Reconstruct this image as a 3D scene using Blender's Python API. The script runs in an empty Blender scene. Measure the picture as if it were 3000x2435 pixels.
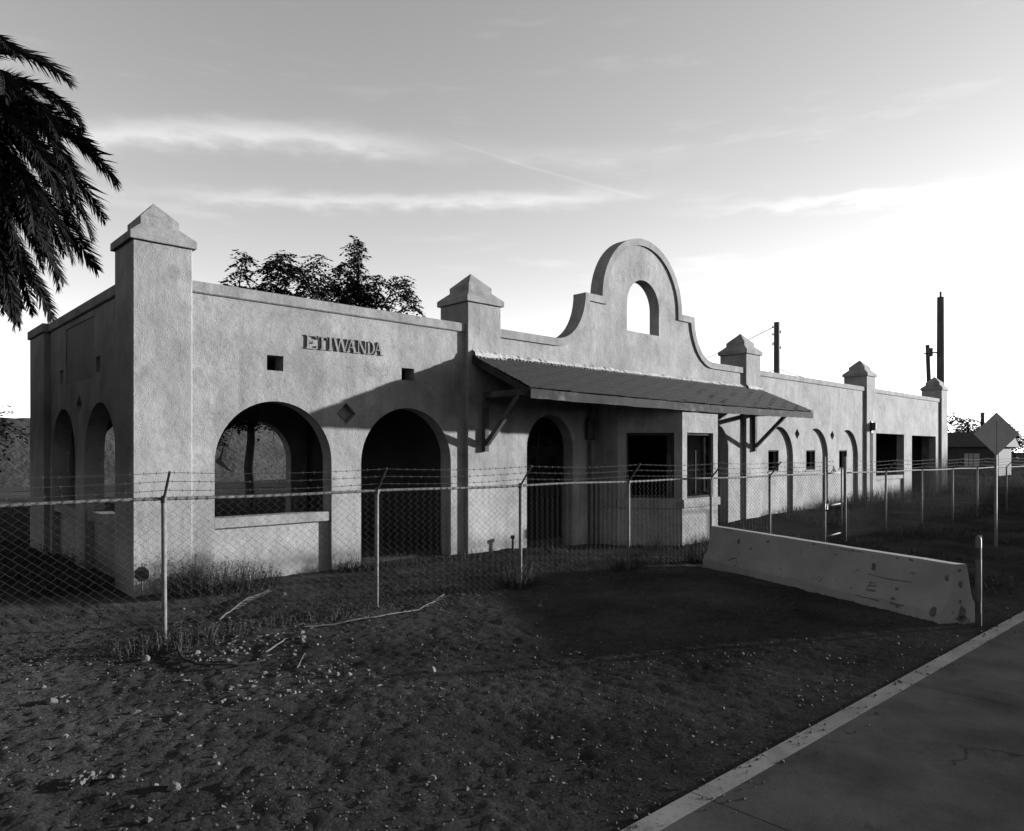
import bpy, bmesh, math, random
from mathutils import Vector, Matrix, noise
R = math.radians
random.seed(7)
SC = bpy.context.scene
COL = SC.collection

# ------------------------------------------------------------------ camera
cam = bpy.data.cameras.new('camera')
cam.sensor_fit = 'HORIZONTAL'; cam.sensor_width = 36.0
cam.lens = 25.2                       # 90 mm lens on 4x5 film
cam.shift_y = 0.0348                  # rising front: verticals stay vertical
cam.clip_start = 0.1; cam.clip_end = 5000
camo = bpy.data.objects.new('camera', cam); COL.objects.link(camo)
camo.location = (-3.616, -13.038, 2.43)
camo.rotation_euler = (R(90), 0, R(-43.383))
SC.camera = camo

# ------------------------------------------------------------------ light
SUN_EL, SUN_AZ = 8.3, 116.4           # azimuth clockwise from +Y
sd = Vector((math.sin(R(SUN_AZ))*math.cos(R(SUN_EL)), math.cos(R(SUN_AZ))*math.cos(R(SUN_EL)), math.sin(R(SUN_EL))))
sun = bpy.data.lights.new('sun', 'SUN'); sun.energy = 5.0; sun.angle = R(1.0); sun.color = (1, 1, 1)
suno = bpy.data.objects.new('sun', sun); COL.objects.link(suno)
suno.rotation_euler = sd.to_track_quat('Z', 'Y').to_euler(); suno.location = sd*60

W = bpy.data.worlds.new('World'); SC.world = W; W.use_nodes = True
def build_world():
    nt = W.node_tree; N = nt.nodes; L = nt.links
    bg = N['Background']; bg.inputs[1].default_value = 0.138
    sky = N.new('ShaderNodeTexSky'); sky.sky_type = 'NISHITA'; sky.sun_disc = False
    sky.sun_elevation = R(SUN_EL); sky.sun_rotation = R(SUN_AZ)
    sky.altitude = 300; sky.air_density = 1.0; sky.dust_density = 0.12; sky.ozone_density = 1.0
    def M(op, a, b=None, c=None):
        n = N.new('ShaderNodeMath'); n.operation = op
        for i, v in enumerate((a, b, c)):
            if v is None: continue
            if isinstance(v, (int, float)): n.inputs[i].default_value = v
            else: L.new(v, n.inputs[i])
        return n.outputs[0]
    sep = N.new('ShaderNodeSeparateColor'); L.new(sky.outputs[0], sep.inputs[0])
    # black and white film behind an orange filter
    bw = M('ADD', M('MULTIPLY', sep.outputs[0], .9), M('MULTIPLY', sep.outputs[1], .1))
    tc = N.new('ShaderNodeTexCoord'); sx = N.new('ShaderNodeSeparateXYZ'); L.new(tc.outputs['Generated'], sx.inputs[0])
    az = M('MULTIPLY', M('ARCTAN2', sx.outputs[0], sx.outputs[1]), 57.29578)
    el = M('MULTIPLY', M('ARCSINE', sx.outputs[2]), 57.29578)
    cx = N.new('ShaderNodeCombineXYZ')
    L.new(M('MULTIPLY', az, .055), cx.inputs[0]); L.new(M('MULTIPLY', el, .33), cx.inputs[1])
    n1 = N.new('ShaderNodeTexNoise'); n1.inputs['Scale'].default_value = 1.0; n1.inputs['Detail'].default_value = 7
    n1.inputs['Roughness'].default_value = .62; L.new(cx.outputs[0], n1.inputs['Vector'])
    cx2 = N.new('ShaderNodeCombineXYZ')
    L.new(M('MULTIPLY', az, .35), cx2.inputs[0]); L.new(M('MULTIPLY', el, 1.1), cx2.inputs[1])
    n2 = N.new('ShaderNodeTexNoise'); n2.inputs['Scale'].default_value = 1.0; n2.inputs['Detail'].default_value = 5
    L.new(cx2.outputs[0], n2.inputs['Vector'])
    wisp = M('MULTIPLY', M('MAXIMUM', M('SUBTRACT', n1.outputs['Fac'], .56), 0), 1.3)
    def band(az0, az1, e0, slope, curve, w, amp, wob=1.6):
        mid = (az0+az1)/2
        da = M('SUBTRACT', az, mid)
        ec = M('ADD', M('ADD', M('MULTIPLY', da, slope), e0), M('MULTIPLY', M('MULTIPLY', da, da), curve))
        d = M('DIVIDE', M('SUBTRACT', M('ADD', el, M('MULTIPLY', M('SUBTRACT', n2.outputs['Fac'], .5), wob)), ec), w)
        g = M('EXPONENT', M('MULTIPLY', M('MULTIPLY', d, d), -1))
        h = M('DIVIDE', da, (az1-az0)/2)
        e = M('EXPONENT', M('MULTIPLY', M('POWER', M('ABSOLUTE', h), 4), -1))
        return M('MULTIPLY', M('MULTIPLY', g, e), M('MULTIPLY', M('ADD', n2.outputs['Fac'], .25), amp))
    cl = wisp
    for b in ((7, 35, 22.3, .13, -.008, .8, .95), (18, 52, 19.0, .045, -.001, .5, .62), (38, 54, 21.3, -.27, 0, .10, .17, .15),
              (30, 58, 22.6, -.05, 0, .7, .16), (60, 96, 17.4, -.03, 0, .35, .45), (-60, -5, 20, .03, 0, .8, .4)):
        cl = M('ADD', cl, band(*b))
    up = M('MINIMUM', M('MAXIMUM', M('DIVIDE', el, 8), 0), 1)
    out = M('MULTIPLY', bw, M('ADD', M('MULTIPLY', M('MULTIPLY', cl, up), .8), 1.0))
    comb = N.new('ShaderNodeCombineColor')
    for i in range(3): L.new(out, comb.inputs[i])
    L.new(comb.outputs[0], bg.inputs[0])
build_world()
vs = SC.view_settings
vs.view_transform = 'Standard'; vs.look = 'None'; vs.gamma = 1; vs.exposure = 1.75; vs.use_curve_mapping = False
SC.render.film_transparent = False
SC.cycles.max_bounces = 6; SC.cycles.diffuse_bounces = 3; SC.cycles.glossy_bounces = 2; SC.cycles.transparent_max_bounces = 4

# ------------------------------------------------------------------ materials (black and white film: all greys)
MATS = {}
def mat(name, base, rough=.85, var=.25, scale=3.0, detail=5, streak=0.0, spots=0.0, bump=0.0, bscale=60, metal=0.0,
        fine=0.0, spec=.3, patch=None, bdist=.01, cracks=0.0, crs=.8, repaint=0.0, rps=.5, drough=0.0):
    m = bpy.data.materials.new(name); m.use_nodes = True
    nt = m.node_tree; N = nt.nodes; L = nt.links; b = N['Principled BSDF']
    b.inputs['Roughness'].default_value = rough; b.inputs['Metallic'].default_value = metal
    b.inputs['Specular IOR Level'].default_value = spec
    if drough and 'Diffuse Roughness' in b.inputs: b.inputs['Diffuse Roughness'].default_value = drough
    tc = N.new('ShaderNodeTexCoord'); co = tc.outputs['Object']
    def M(op, a, c):
        n = N.new('ShaderNodeMath'); n.operation = op
        for i, v in enumerate((a, c)):
            if isinstance(v, (int, float)): n.inputs[i].default_value = v
            else: L.new(v, n.inputs[i])
        return n.outputs[0]
    def NO(sc, de=4, vec=None, ro=.55):
        n = N.new('ShaderNodeTexNoise'); n.inputs['Scale'].default_value = sc; n.inputs['Detail'].default_value = de
        n.inputs['Roughness'].default_value = ro
        L.new(vec if vec is not None else co, n.inputs['Vector']); return n.outputs['Fac']
    def MR(v, a, c, d, e):
        n = N.new('ShaderNodeMapRange'); L.new(v, n.inputs[0])
        for i, q in enumerate((a, c, d, e)): n.inputs[i+1].default_value = q
        return n.outputs[0]
    val = MR(NO(scale, detail), .3, .7, 1-var, 1+var)
    if streak:
        mp = N.new('ShaderNodeMapping'); L.new(co, mp.inputs[0]); mp.inputs['Scale'].default_value = (5.5, 5.5, .55)
        val = M('MULTIPLY', val, MR(NO(1.0, 5, mp.outputs[0]), .35, .7, 1+streak*.6, 1-streak))
    if spots:
        val = M('MULTIPLY', val, MR(NO(14, 3), .62, .74, 1, 1-spots))
    if fine:
        val = M('MULTIPLY', val, MR(NO(bscale*1.7, 3), .3, .7, 1-fine, 1+fine))
    if patch:
        psc, lo, hi, mul = patch
        val = M('MULTIPLY', val, MR(NO(psc, 6, None, .65), lo, hi, 1, mul))
    if repaint:
        mp2 = N.new('ShaderNodeMapping'); L.new(co, mp2.inputs[0]); mp2.inputs['Location'].default_value = (3.7, 9.1, 1.3)
        val = M('MULTIPLY', val, MR(NO(rps, 2, mp2.outputs[0], .4), .515, .535, 1, 1-repaint))
        val = M('MULTIPLY', val, MR(NO(rps*1.7, 3, mp2.outputs[0], .5), .40, .425, 1+repaint*.7, 1))
    if cracks:
        vo = N.new('ShaderNodeTexVoronoi'); vo.feature = 'DISTANCE_TO_EDGE'; vo.inputs['Scale'].default_value = crs
        va = N.new('ShaderNodeVectorMath'); va.operation = 'ADD'; nz = N.new('ShaderNodeTexNoise'); nz.inputs['Scale'].default_value = 3.0; nz.inputs['Detail'].default_value = 6
        L.new(co, nz.inputs['Vector']); vm = N.new('ShaderNodeVectorMath'); vm.operation = 'SCALE'; L.new(nz.outputs['Color'], vm.inputs[0]); vm.inputs['Scale'].default_value = .45
        L.new(co, va.inputs[0]); L.new(vm.outputs[0], va.inputs[1]); L.new(va.outputs[0], vo.inputs['Vector'])
        line = MR(vo.outputs['Distance'], .002, .008, 1, 0)
        gate_ = MR(NO(.9, 3), .53, .62, 0, 1)
        val = M('MULTIPLY', val, M('SUBTRACT', 1.0, M('MULTIPLY', M('MULTIPLY', line, gate_), cracks)))
    val = M('MULTIPLY', val, base)
    cc = N.new('ShaderNodeCombineColor')
    for i in range(3): L.new(val, cc.inputs[i])
    L.new(cc.outputs[0], b.inputs['Base Color'])
    if bump:
        bn = N.new('ShaderNodeBump'); bn.inputs['Strength'].default_value = bump; bn.inputs['Distance'].default_value = bdist
        h = M('ADD', NO(bscale, 6, None, .65), M('MULTIPLY', NO(bscale*.12, 4), 2.0))
        L.new(h, bn.inputs['Height']); L.new(bn.outputs[0], b.inputs['Normal'])
    MATS[name] = m
    return m
mat('stucco', .150, .95, .24, 1.1, 8, streak=.12, spots=.30, bump=.8, bscale=42, fine=.22, patch=(2.3, .54, .66, .82), bdist=.014, cracks=.24, crs=.42, repaint=.09, rps=.55)
mat('stucco_cap', .128, .95, .30, 2.0, 7, streak=.2, spots=.35, bump=.6, bscale=30, fine=.2, patch=(4, .55, .65, .72), bdist=.012)
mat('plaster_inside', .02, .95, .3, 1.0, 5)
mat('panel_dark', .10, .9, .2, 1.5, 5)
mat('mortar', .22, .95, .35, 9, 5, bump=.8, bscale=40, spots=.4)
mat('tile', .10, .9, .3, 6)
mat('shingle', .018, .95, .35, 5, 6, bump=.5, bscale=120, fine=.3, spec=.1)
mat('wood_dark', .024, .95, .4, 3, 6, streak=.3, spec=.05)
mat('door_wood', .009, .95, .4, 3, 6, streak=.3, spec=.05)
mat('wood_fascia', .018, .9, .4, 2.0, 7, patch=(2.2, .55, .68, 3.6), spec=.1)
mat('wood_bracket', .055, .9, .4, 3.0, 7, streak=.3, spec=.1)
mat('wood_pole', .035, .9, .3, 2, 5, streak=.35)
mat('galvanised', .09, .75, .3, 8, 5, metal=0, spec=.2, patch=(30, .55, .65, .5))
mat('wire', .022, .8, .25, 12, 3, spec=.2)
mat('concrete_barrier', .145, .9, .18, 1.4, 7, spots=.15, bump=.3, bscale=40, patch=(5.5, .64, .70, .4), bdist=.006)
mat('black_mark_and_hollow', .045, .8, .3, 9)
mat('path', .075, 1.0, .28, 1.3, 9, bump=.25, bscale=90, patch=(1.2, .45, .7, .72), fine=.25, bdist=.004, spec=.0, cracks=.5, crs=.35, repaint=.08, rps=.4, drough=1.0)
mat('curb', .20, 1.0, .28, 2, 8, bump=.3, bscale=60, spots=.35, fine=.15, cracks=.5, crs=1.6, spec=.0, drough=1.0, bdist=.004)
mat('dirt', .033, 1.0, .45, .55, 8, bump=.6, bscale=26, fine=.4, spec=.0, patch=(5, .48, .7, .66), bdist=.02, drough=1.0)
mat('stone', .062, .9, .3, 5, 5, bump=.4, bscale=30)
mat('pebble', .032, .95, .6, 1.3, 3)
mat('litter', .05, .9, .4, 4, 5)
mat('stalk', .045, .85, .4, 6, 5, streak=.3)
mat('frond', .008, .9, .35, 2, 4, spec=.1)
mat('frond_dead', .011, .9, .4, 2, 4, spec=.1)
mat('palm_trunk', .05, .95, .4, 4, 5, bump=1, bscale=14, bdist=.05)
mat('leaf', .014, .8, .4, 3, 4, spec=.2)
mat('bark', .035, .95, .4, 5, 5, bump=.8, bscale=20)
mat('weed', .012, .9, .5, 3, 4)
mat('weed_dry', .03, .9, .5, 3, 4)
mat('sign_face', .055, .6, .15, 5, 4)
mat('sign_dark', .012, .7, .2, 5, 4)
mat('sign_pale', .22, .5, .12, 3, 4)
mat('post_dark', .05, .6, .25, 6, 4)
mat('post_band', .012, .6, .25, 6, 4)
mat('house_wall', .02, .9, .2, 1, 4)
mat('house_roof', .02, .9, .3, 2, 4)
mat('house_pale', .16, .8, .2, 2, 4)
mat('hill', .022, 1, .45, .35, 8, bump=1, bscale=2, bdist=.4)
mat('metal_dark', .03, .6, .3, 6, 4, metal=.3)

# ------------------------------------------------------------------ mesh helpers
class MB:
    def __init__(s): s.v = []; s.f = []
    def add(s, vs, fs):
        o = len(s.v); s.v += [tuple(v) for v in vs]; s.f += [tuple(i+o for i in f) for f in fs]
    def box(s, x0, x1, y0, y1, z0, z1):
        s.add([(x0,y0,z0),(x1,y0,z0),(x1,y1,z0),(x0,y1,z0),(x0,y0,z1),(x1,y0,z1),(x1,y1,z1),(x0,y1,z1)],
              [(0,3,2,1),(4,5,6,7),(0,1,5,4),(1,2,6,5),(2,3,7,6),(3,0,4,7)])
    def bar(s, a, b, w, h, up=(0,0,1)):
        a = Vector(a); b = Vector(b); d = (b-a).normalized(); u = Vector(up)
        x = d.cross(u).normalized(); y = x.cross(d).normalized()
        vs = []
        for p in (a, b):
            for i, j in ((-1,-1),(1,-1),(1,1),(-1,1)): vs.append(p+x*(w/2*i)+y*(h/2*j))
        s.add(vs, [(0,1,2,3),(7,6,5,4),(0,4,5,1),(1,5,6,2),(2,6,7,3),(3,7,4,0)])
    def tube(s, pts, rad, n=6, cap=True):
        pts = [Vector(p) for p in pts]; k = len(pts)
        if not isinstance(rad, (list, tuple)): rad = [rad]*k
        o = len(s.v); prev = None
        for i, p in enumerate(pts):
            d = (pts[min(i+1,k-1)]-pts[max(i-1,0)])
            if d.length < 1e-9: d = Vector((0,0,1))
            d.normalize()
            if prev is None: x = d.cross(Vector((0,0,1)) if abs(d.z) < .9 else Vector((1,0,0))).normalized()
            else:
                x = prev - d*prev.dot(d)
                x = x.normalized() if x.length > 1e-6 else d.orthogonal().normalized()
            prev = x; y = d.cross(x)
            for j in range(n):
                a = 2*math.pi*j/n; s.v.append(tuple(p+(x*math.cos(a)+y*math.sin(a))*rad[i]))
        for i in range(k-1):
            for j in range(n):
                s.f.append((o+i*n+j, o+i*n+(j+1)%n, o+(i+1)*n+(j+1)%n, o+(i+1)*n+j))
        if cap:
            s.f.append(tuple(o+j for j in range(n))[::-1]); s.f.append(tuple(o+(k-1)*n+j for j in range(n)))
    def build(s, name, m, parent=None, smooth=False, loc=None, bevel=0):
        me = bpy.data.meshes.new(name); me.from_pydata(s.v, [], s.f); me.update()
        if bevel or smooth == 'fix':
            bm = bmesh.new(); bm.from_mesh(me)
            bmesh.ops.recalc_face_normals(bm, faces=bm.faces)
            if bevel: bmesh.ops.bevel(bm, geom=list(bm.edges), offset=bevel, segments=1, affect='EDGES', clamp_overlap=True)
            bm.to_mesh(me); bm.free()
        return mkobj(name, me, m, parent, smooth is True, loc)
def mkobj(name, me, m, parent=None, smooth=False, loc=None):
    if m is not None and not me.materials: me.materials.append(MATS[m])
    if smooth:
        for p in me.polygons: p.use_smooth = True
    o = bpy.data.objects.new(name, me); COL.objects.link(o)
    if parent is not None: o.parent = parent
    if loc is not None: o.location = loc
    return o
def tag(o, label=None, cat=None, group=None, kind=None):
    if label: o['label'] = label
    if cat: o['category'] = cat
    if group: o['group'] = group
    if kind: o['kind'] = kind
    return o
def thing(name, loc, label, cat, group=None):
    e = bpy.data.objects.new(name, None); COL.objects.link(e); e.location = loc; e.empty_display_size = .2
    return tag(e, label, cat, group)
def plate(name, outline, holes, d0, d1, m, parent, plane='Y'):
    """flat slab with holes; outline in (u, z); thickness d0..d1 along Y (plane Y) or X (plane X)"""
    cu = bpy.data.curves.new(name+'_tmp', 'CURVE'); cu.dimensions = '2D'; cu.fill_mode = 'BOTH'
    cu.extrude = (d1-d0)/2
    for poly in [outline]+list(holes):
        sp = cu.splines.new('POLY'); sp.points.add(len(poly)-1); sp.use_cyclic_u = True
        for i, (u, z) in enumerate(poly): sp.points[i].co = (u, z, 0, 1)
    ob = bpy.data.objects.new(name+'_tmp', cu); COL.objects.link(ob)
    dg = bpy.context.evaluated_depsgraph_get(); dg.update()
    me = bpy.data.meshes.new_from_object(ob.evaluated_get(dg))
    bpy.data.objects.remove(ob); bpy.data.curves.remove(cu)
    mid = (d0+d1)/2
    for v in me.vertices:
        u, z, w = v.co
        v.co = (u, mid+w, z) if plane == 'Y' else (mid+w, u, z)
    bm = bmesh.new(); bm.from_mesh(me); bmesh.ops.remove_doubles(bm, verts=bm.verts, dist=1e-4)
    bmesh.ops.recalc_face_normals(bm, faces=bm.faces); bm.to_mesh(me); bm.free()
    me.name = name; me.materials.clear()
    for p in me.polygons: p.use_smooth = False
    return mkobj(name, me, m, parent)
def arch(u0, u1, zb, zs, seg=28):
    c = (u0+u1)/2; r = (u1-u0)/2
    return [(u0, zb), (u1, zb)] + [(c+r*math.cos(math.pi*i/seg), zs+r*math.sin(math.pi*i/seg)) for i in range(seg+1)]
def rect(u0, u1, z0, z1): return [(u0,z0),(u1,z0),(u1,z1),(u0,z1)]
def diamond(u, z, r): return [(u-r,z),(u,z-r),(u+r,z),(u,z+r)]

# ------------------------------------------------------------------ ground
def path_edge(x): return -10.205 - .0295*x
def sstep(a, b, x):
    t = max(0, min(1, (x-a)/(b-a))); return t*t*(3-2*t)
FP0 = Vector((-1.974, -3.2655)); FD = Vector((18.656*1.5, -1.634*1.5)).normalized()
def fence_xy(s): p = FP0+FD*s; return p.x, p.y
def fence_y(x): return FP0.y+(x-FP0.x)*FD.y/FD.x
def ground_z(x, y, fine=True):
    z = 0.0
    if -30 < x < 70 and -30 < y < 30:
        z += .035*noise.noise((x*.35, y*.35, 3.1))
        z -= .17*sstep(8.2, 11, x)*(1-sstep(18, 21, x))*sstep(-7, -3.5, y)*(1-sstep(.3, 1.5, y))
        d = y-fence_y(x)
        z += .05*math.exp(-(d/.35)**2)*(.5+.8*noise.noise((x*.9, 0, 1)))
        if fine:
            z += .018*noise.noise((x*1.1, y*1.5, 8.0))+.008*noise.noise((x*2.6, y*3.1, 4.0))+.010*noise.noise((x*5, y*6, 1.7))+.013*noise.noise((x*13, y*14, 5.2))
            h = noise.noise((x*22, y*23, 9.2)); z += .012*h
        e = path_edge(x)
        if y < e+.5: z = z*max(0, min(1, (y-e)/.5)) + (-.005)
        if y < e-.02: z = -.10
        if .3 < x < 43.5 and .3 < y < 8.4: z = min(z, 0)-.02
    return z
def axis(segs, a, step, b, far, growth=1.18):
    core = [a+i*step for i in range(int((b-a)/step)+1)]
    out = []; x = core[-1]; st = step
    while x < far: st = min(st*growth, 120); x += st; out.append(x)
    neg = []; x = core[0]; st = step
    while x > -far: st = min(st*growth, 120); x -= st; neg.append(x)
    return neg[::-1]+core+out
def make_ground():
    xs = axis(0, -3.2, .042, 8.4, 1600); ys = axis(0, -10.4, .042, -2.0, 1600)
    nx, ny = len(xs), len(ys)
    vs = [(x, y, ground_z(x, y)) for y in ys for x in xs]
    fs = [(j*nx+i, j*nx+i+1, (j+1)*nx+i+1, (j+1)*nx+i) for j in range(ny-1) for i in range(nx-1)]
    m = MB(); m.v = vs; m.f = fs
    return tag(m.build('ground', 'dirt', None, smooth=True), kind='structure')
make_ground()

# paved path with a pale edging strip, each slab a piece
path = bpy.data.objects.new('path', None); COL.objects.link(path); tag(path, kind='structure')
def make_path():
    x0 = -21.42
    for i in range(18):
        a = x0+i*3.7+.005; b = a+3.7-.010
        m = MB()
        for (d0, d1, z1, nm, mt) in ((0, -.165, .024, 'edging_strip', 'curb'), (-.169, -3.6, .023, 'slab', 'path')):
            m = MB(); n = 4
            for zz, ins in ((-.12, 0), (z1-.002, 0), (z1, .001)):
                m.v += [(a+ins, path_edge(a)+d0-ins, zz), (b-ins, path_edge(b)+d0-ins, zz), (b-ins, path_edge(b)+d1+ins, zz), (a+ins, path_edge(a)+d1+ins, zz)]
            for k in range(2):
                for j in range(4): m.f.append((k*4+(j+1)%4, k*4+j, k*4+4+j, k*4+4+(j+1)%4))
            m.f.append((11, 10, 9, 8)); m.build(nm, mt, path, smooth='fix')
make_path()

# low scrubby bank far behind the building
def make_bank():
    m = MB(); xs = [-60+i*1.2 for i in range(95)]; prof = [(0,-.3),(2,.3),(4.5,1.3),(7,2.5),(10,3.4),(14,3.8),(22,3.6),(34,-.4)]
    for x in xs:
        for (dy, h) in prof:
            k = noise.noise((x*.3, dy*.35, 2))+.5*noise.noise((x*1.1, dy*1.1, 7))
            m.v.append((x, 44+dy+1.5*noise.noise((x*.12, 0, 0)), h*1.4+(.6*k if h > 0 else 0)))
    n = len(prof)
    for i in range(len(xs)-1):
        for j in range(n-1): m.f.append((i*n+j, (i+1)*n+j, (i+1)*n+j+1, i*n+j+1))
    tag(m.build('hill', 'hill', None, smooth=True), kind='structure')
make_bank()

# ------------------------------------------------------------------ the station building
ST = thing('station_building', (0,0,0), 'long stucco mission style station building with arches, corner towers and curved gable', 'building')
WY0, WYM, WY1 = .12, .25, .48          # wall front, niche depth, inner face
PZ = 5.46; GZ = 5.25                   # parapet top and underside of its band
def gable_profile(off=0.0):
    pts = []
    # left concave sweep, step, round arch, step, right sweep
    for i in range(13):
        a = math.pi/2*i/12
        pts.append((10.42+(1.18)*math.sin(a), PZ+1.40-1.40*math.cos(a)))
    pts += [(11.6, 6.86), (12.33, 6.86)]
    for i in range(33):
        a = math.pi-math.pi*i/32; pts.append((14.345+2.015*math.cos(a), 6.865+2.015*math.sin(a)))
    pts += [(16.36, 6.86), (17.09, 6.86)]
    for i in range(13):
        a = math.pi/2*(1-i/12); pts.append((18.27-1.18*math.sin(a), PZ+1.40-1.40*math.cos(a)))
    out = []
    for p in pts:
        if not out or (abs(p[0]-out[-1][0])+abs(p[1]-out[-1][1])) > 1e-3: out.append(p)
    return out
def offset_poly(pts, d):
    out = []
    for i, p in enumerate(pts):
        a = Vector(pts[max(i-1,0)]); b = Vector(p); c = Vector(pts[min(i+1,len(pts)-1)])
        d1 = (b-a).normalized() if (b-a).length > 1e-6 else (c-b).normalized()
        d2 = (c-b).normalized() if (c-b).length > 1e-6 else d1
        n1 = Vector((d1.y,-d1.x)); n2 = Vector((d2.y,-d2.x)); n = (n1+n2)
        if n.length < 1e-4: n = n1
        n.normalize(); k = d/max(.45, n.dot(n1)); q = b+n*k; out.append((q.x, q.y))
    return out
PIL = [(0,.965),(7.267,8.33),(20.377,21.44),(31.668,32.75),(42.844,43.95)]
gp = gable_profile()
top_in = offset_poly([(8.33, PZ)]+gp+[(20.377, PZ)], .10)
front_outline = [(.3,-.4),(43.6,-.4),(43.6,PZ-.1)] + [(x, z) for x, z in reversed(top_in)] + [(.3,PZ-.1)]
A1 = arch(1.395,3.755,-.05,2.21); A2 = arch(4.445,6.854,-.05,2.18)
A3 = arch(9.344,11.134,-.2,2.49); A4 = arch(17.55,19.34,-.2,2.49)
NI = [(21.95,24.34),(25.25,27.64),(28.53,30.93)]
gopen = arch(13.53,15.16,6.03,6.83)
scup = [rect(2.384,2.715,3.98,4.27), rect(5.469,5.804,4.0,4.27)]
dia1 = [diamond(4.093,3.205,.225), diamond(24.70,3.126,.22), diamond(28.08,3.122,.22)]
sec4 = [rect(33.14,37.03,.06,3.30), rect(38.21,42.2,-.1,3.27)]
bayhole = rect(12.6,16.1,.2,3.2)
holesA = [A1,A2,A3,A4,gopen,bayhole]+scup+dia1+sec4+[arch(a,b,-.2,2.19) for a,b in NI]
NW = [(22.53,23.37),(25.81,26.66),(29.13,29.99)]
holesB = [A1,A2,A3,A4,gopen,bayhole]+scup+sec4+[rect(a,b,1.64,2.47) for a,b in NW]
plate('front_wall', front_outline, holesA, WY0, WYM, 'stucco', ST)
plate('front_wall_core', front_outline, holesB, WYM, WY1, 'stucco', ST)
# pilasters and towers with their stepped caps
def tower(x0, x1, y0, y1):
    m = MB(); m.box(x0, x1, y0, y1, -.4, 5.985)
    t = m.build('tower', 'stucco', ST, bevel=.015)
    cx, cy = (x0+x1)/2, (y0+y1)/2; hx, hy = (x1-x0)/2, (y1-y0)/2
    m = MB(); prof = [(.06,5.98),(.06,6.11),(-.16,6.31),(-.16,6.44)]
    for d, z in prof:
        m.v += [(cx-hx-d,cy-hy-d,z),(cx+hx+d,cy-hy-d,z),(cx+hx+d,cy+hy+d,z),(cx-hx-d,cy+hy+d,z)]
    for k in range(3):
        for j in range(4): m.f.append((k*4+j, k*4+(j+1)%4, k*4+4+(j+1)%4, k*4+4+j))
    m.v.append((cx, cy, 6.81))
    for j in range(4): m.f.append((12+j, 12+(j+1)%4, 16))
    m.f.append((3,2,1,0))
    bm = bmesh.new(); me = bpy.data.meshes.new('cap'); me.from_pydata(m.v, [], m.f); bm.from_mesh(me)
    bmesh.ops.bevel(bm, geom=list(bm.edges), offset=.008, segments=1, affect='EDGES', clamp_overlap=True)
    bmesh.ops.subdivide_edges(bm, edges=[e for e in bm.edges if e.calc_length() > .25], cuts=5, use_grid_fill=True)
    for v in bm.verts:
        n = noise.noise_vector(v.co*6.0); v.co += n*.004
    bm.to_mesh(me); bm.free()
    mkobj('tower_cap', me, 'stucco_cap', t)
for a, b in PIL: tower(a, b, 0, 1.06)
# parapet bands
def band_box(name, x0, x1, y0, y1):
    m = MB(); m.box(x0, x1, y0, y1, GZ, PZ); m.build(name, 'stucco_cap', ST, bevel=.02)
band_box('parapet_band', .962, 7.27, WY0-.05, WY1+.05)
band_box('parapet_band', 21.437, 31.671, WY0-.05, WY1+.05)
band_box('parapet_band', 32.747, 42.847, WY0-.05, WY1+.05)
def gable_band():
    o = [(8.327, PZ)]+gp+[(20.38, PZ)]
    o = [p for i, p in enumerate(o) if i == 0 or abs(p[0]-o[i-1][0])+abs(p[1]-o[i-1][1]) > 1e-3]
    q = offset_poly(o, .205); m = MB(); n = len(o); y0, y1 = WY0-.055, WY1+.05
    for i in range(n): m.v += [(o[i][0],y0,o[i][1]),(q[i][0],y0,q[i][1]),(q[i][0],y1,q[i][1]),(o[i][0],y1,o[i][1])]
    for i in range(n-1):
        for j in range(4): m.f.append((i*4+j, i*4+(j+1)%4, i*4+4+(j+1)%4, i*4+4+j))
    m.f += [(0,1,2,3), ((n-1)*4+3,(n-1)*4+2,(n-1)*4+1,(n-1)*4)]
    m.build('gable_band', 'stucco_cap', ST, smooth='fix')
gable_band()
# sill walls under arch 1 and the window of the far section
def sill(x0, x1, infill_z=1.01):
    m = MB(); m.box(x0-.004, x1+.004, WY0+.115, WY1-.03, -.3, 1.06); m.build('sill_wall', 'stucco', ST)
    m = MB(); m.box(x0+.002, x1-.002, WY0+.025, WY1+.04, 1.01, 1.2); m.build('sill', 'stucco_cap', ST, bevel=.012)
sill(1.395, 3.755); sill(33.14, 37.03)
# end wall facing left
EW0, EW1 = .12, .48
end_out = [(.3,-.4),(8.5,-.4),(8.5,PZ-.1),(.3,PZ-.1)]
E1 = arch(1.46,3.70,-.05,2.26); E2 = arch(4.50,6.74,-.05,2.26)
plate('end_wall', end_out, [E1,E2,rect(2.52,2.84,3.98,4.28),rect(5.62,5.95,3.96,4.26),diamond(4.16,3.40,.22),rect(3.0,5.34,3.90,5.12)], EW0, EW0+.2, 'stucco', ST, 'X')
plate('end_wall_core', end_out, [E1,E2], EW0+.2, EW1, 'stucco', ST, 'X')
m = MB(); m.box(EW0+.02, EW0+.205, 2.995, 5.345, 3.895, 5.125); m.build('blank_panel', 'panel_dark', ST)
for a, b in ((1.46,3.70),(4.50,6.74)):
    m = MB(); m.box(EW0+.17, EW1-.03, a-.004, b+.004, -.3, 1.06); m.build('sill_wall', 'stucco', ST)
    m = MB(); m.box(EW0+.045, EW1+.04, a+.002, b-.002, 1.01, 1.2); m.build('sill', 'stucco_cap', ST, bevel=.012)
m = MB(); m.box(EW0-.05, EW1+.05, 1.057, 8.5, GZ+.003, PZ+.003); m.build('parapet_band', 'stucco_cap', ST, bevel=.02)
m = MB(); m.box(0, .6, 7.0, 8.66, -.4, 5.25); m.build('corner_pier', 'stucco', ST, bevel=.015)
m = MB(); m.box(-.05, .65, 6.95, 8.71, 5.252, 5.47); m.build('parapet_band', 'stucco_cap', ST, bevel=.02)
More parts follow.
